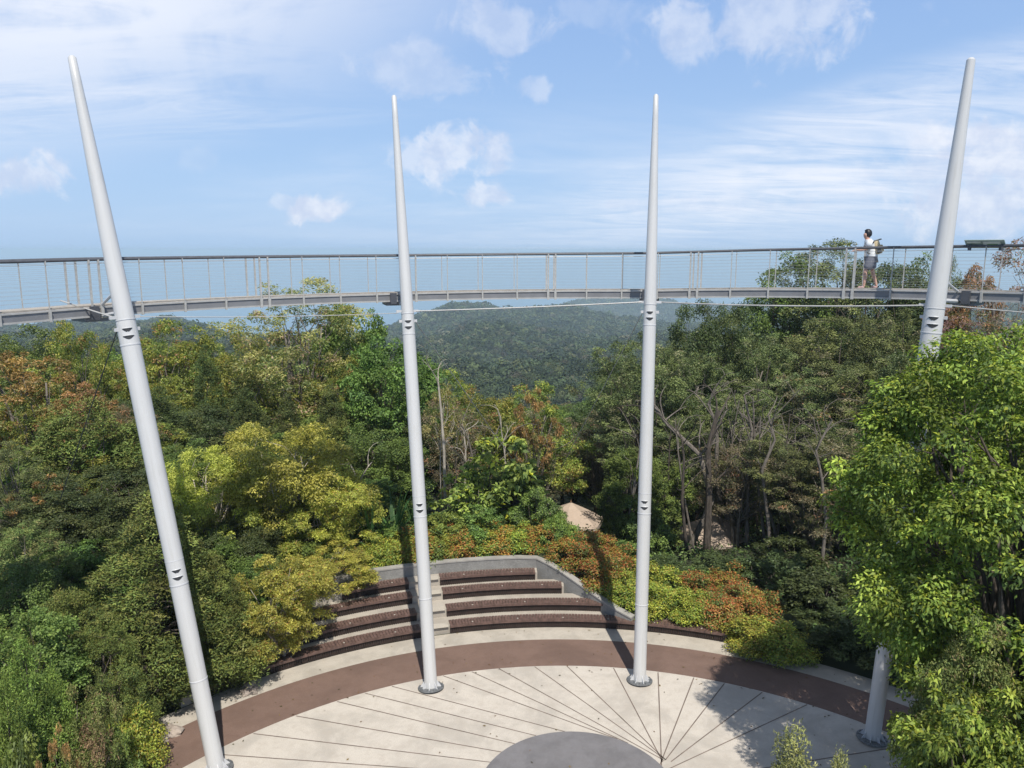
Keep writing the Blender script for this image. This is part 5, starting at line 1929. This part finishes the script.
def skin_mesh(name, verts, edges, mat, parent, sub=2, roots=(0,)):
    me = bpy.data.meshes.new(name)
    me.from_pydata([v_[:3] for v_ in verts], edges, [])
    o_ = link(name, me, parent, mat)
    sk = o_.modifiers.new('skin', 'SKIN')
    sk.use_smooth_shade = True
    if not me.skin_vertices:
        bpy.context.view_layer.objects.active = o_
        o_.select_set(True)
        bpy.ops.mesh.customdata_skin_add()
        o_.select_set(False)
    for i, v_ in enumerate(verts):
        rx = v_[3]
        ry = v_[4] if len(v_) > 4 else rx
        me.skin_vertices[0].data[i].radius = (rx, ry)
        me.skin_vertices[0].data[i].use_root = i in roots
    ss = o_.modifiers.new('sub', 'SUBSURF')
    ss.levels = ss.render_levels = sub
    return o_


BV = [(0, 0, .93, .125, .105),            # 0 pelvis
      (.04, 0, 1.10, .115, .09), (.10, 0, 1.275, .145, .10), (.14, 0, 1.385, .10, .08), (.155, 0, 1.425, .060), (.175, 0, 1.465, .065),   # 1-5 spine, neck
      (.19, 0, 1.54, .105, .092), (.19, 0, 1.615, .090, .082),                        # 6-7 head
      (.12, .17, 1.37, .052), (.15, .22, 1.15, .042), (.33, .20, 1.12, .033), (.40, .19, 1.125, .026), (.44, .19, 1.12, .030, .018),   # 8-12 left arm (near)
      (.12, -.17, 1.37, .052), (.17, -.22, 1.16, .042), (.34, -.16, 1.12, .033), (.41, -.14, 1.125, .026), (.45, -.14, 1.12, .030, .018),  # 13-17 right arm
      (.04, .095, .86, .088), (.16, .11, .50, .058), (.15, .115, .33, .054), (.17, .12, .09, .036), (.18, .12, .045, .036, .03), (.30, .13, .03, .036, .022),     # 18-23 left leg, forward
      (-.02, -.095, .86, .088), (-.06, -.11, .50, .058), (-.12, -.115, .33, .054), (-.20, -.12, .09, .036), (-.20, -.12, .045, .036, .03), (-.08, -.13, .03, .036, .022)]
BE = [(0, 1), (1, 2), (2, 3), (3, 4), (4, 5), (5, 6), (6, 7), (3, 8), (8, 9), (9, 10), (10, 11), (11, 12), (3, 13), (13, 14), (14, 15), (15, 16), (16, 17),
      (0, 18), (18, 19), (19, 20), (20, 21), (21, 22), (22, 23), (0, 24), (24, 25), (25, 26), (26, 27), (27, 28), (28, 29)]
# fingers
nv = len(BV)
for (w_i, sy) in ((12, .19), (17, -.14)):
    bx_, bz_ = BV[w_i][0], BV[w_i][2]
    for f_, (dy, ln) in enumerate([(-.024, .060), (-.008, .070), (.008, .066), (.024, .052)]):
        a0_ = len(BV)
        BV.append((bx_ + .035, sy + dy, bz_ - .004, .0085))
        BV.append((bx_ + .035 + ln * .5, sy + dy, bz_ - .018, .008))
        BV.append((bx_ + .035 + ln * .75, sy + dy, bz_ - .045, .007))
        BE += [(w_i, a0_), (a0_, a0_ + 1), (a0_ + 1, a0_ + 2)]
    a0_ = len(BV)
    s_ = -1 if sy > 0 else 1
    BV.append((bx_ + .005, sy + s_ * .034, bz_ - .008, .010))
    BV.append((bx_ + .035, sy + s_ * .050, bz_ - .024, .008))
    BE += [(w_i, a0_), (a0_, a0_ + 1)]
body = skin_mesh('body', BV, BE, 'skin', pr)
# shirt
SV = [(-.005, 0, .86, .20, .175), (.0, 0, .95, .205, .175), (.03, 0, 1.10, .19, .155), (.09, 0, 1.255, .215, .160), (.13, 0, 1.37, .18, .135), (.15, 0, 1.415, .085),
      (.12, .185, 1.36, .090), (.14, .225, 1.20, .082), (.12, -.185, 1.36, .090), (.15, -.225, 1.21, .082)]
skin_mesh('shirt', SV, [(0, 1), (1, 2), (2, 3), (3, 4), (4, 5), (4, 6), (6, 7), (4, 8), (8, 9)], 'shirt', pr)
HV = [(0, 0, .99, .185, .155), (.03, .10, .84, .15), (.08, .11, .68, .135), (.125, .115, .54, .12), (-.01, -.10, .84, .15), (-.03, -.11, .68, .135), (-.055, -.115, .54, .12)]
skin_mesh('shorts', HV, [(0, 1), (1, 2), (2, 3), (0, 4), (4, 5), (5, 6)], 'shorts', pr)
for s_, fx in ((.12, .22), (-.12, -.16)):
    skin_mesh('shoe', [(fx - .07, s_, .045, .048, .045), (fx + .03, s_ * 1.04, .045, .048, .042), (fx + .12, s_ * 1.08, .035, .042, .032)], [(0, 1), (1, 2)], 'shoe', pr, 1)
bm = bmesh.new()
bmesh.ops.create_uvsphere(bm, u_segments=20, v_segments=14, radius=1.0)
for v_ in bm.verts:
    x_, y_, z_ = v_.co
    k = 1 + .05 * math.sin(9 * y_ + 4 * z_) * math.cos(8 * x_)
    # open at the face, down to the nape behind
    cut = 1.0
    if x_ > .35 and z_ < .45:
        cut = .72
    v_.co = Vector((x_ * .118 * k * cut - .012, y_ * .104 * k * cut, z_ * .130 * k))
me = bpy.data.meshes.new('hair')
bm.to_mesh(me)
bm.free()
me.polygons.foreach_set('use_smooth', [True] * len(me.polygons))
link('hair', me, pr, 'hair').location = (.168, 0, 1.59)
for s_ in (-1, 1):
    bm = bmesh.new()
    bmesh.ops.create_uvsphere(bm, u_segments=10, v_segments=8, radius=.018)
    for v_ in bm.verts:
        v_.co = Vector((v_.co.x * .9, v_.co.y * .5, v_.co.z * 1.5))
    me = bpy.data.meshes.new('ear')
    bm.to_mesh(me)
    bm.free()
    link('ear', me, pr, 'skin').location = (.205, s_ * .082, 1.54)
# backpack
bg_ = empty('backpack', pr.matrix_basis @ Vector((-.16, .0, 1.23)) if False else pb + Matrix.Rotation(pr.rotation_euler.z, 3, 'Z') @ Vector((-.12, .03, 1.20)),
            'beige backpack with a dark side pocket worn on the person\'s back', 'bag')
bg_.rotation_euler = (0, R(18), pr.rotation_euler.z)
bm = bmesh.new()
bmesh.ops.create_cube(bm, size=1)
for v_ in bm.verts:
    v_.co = Vector((v_.co.x * (.20 if v_.co.z < 0 else .15), v_.co.y * (.31 if v_.co.z < 0 else .25), v_.co.z * .40))
me = bpy.data.meshes.new('bag_body')
bm.to_mesh(me)
bm.free()
o_ = link('bag_body', me, bg_, 'pack')
b_ = o_.modifiers.new('b', 'BEVEL')
b_.width = .055
b_.segments = 4
m_ = MB()
m_.box((-.105, 0, -.06), .035, .11, .10)
m_.build('front_pocket', 'pack', bg_, bevel=.02)
m_ = MB()
m_.box((0.0, .155, -.10), .06, .025, .075)
m_.build('side_pocket', 'packdark', bg_, bevel=.015)
m_ = MB()
m_.box((-.05, 0, .195), .10, .12, .018)
m_.build('top_flap', 'packdark', bg_, bevel=.012)
for s_ in (-1, 1):
    m_ = MB()
    m_.tube([(.09, s_ * .10, .16), (.17, s_ * .11, .26), (.27, s_ * .115, .22), (.345, s_ * .12, .08), (.30, s_ * .13, -.08), (.12, s_ * .13, -.16)], .014, 6)
    m_.build('strap', 'packdark', bg_, True)
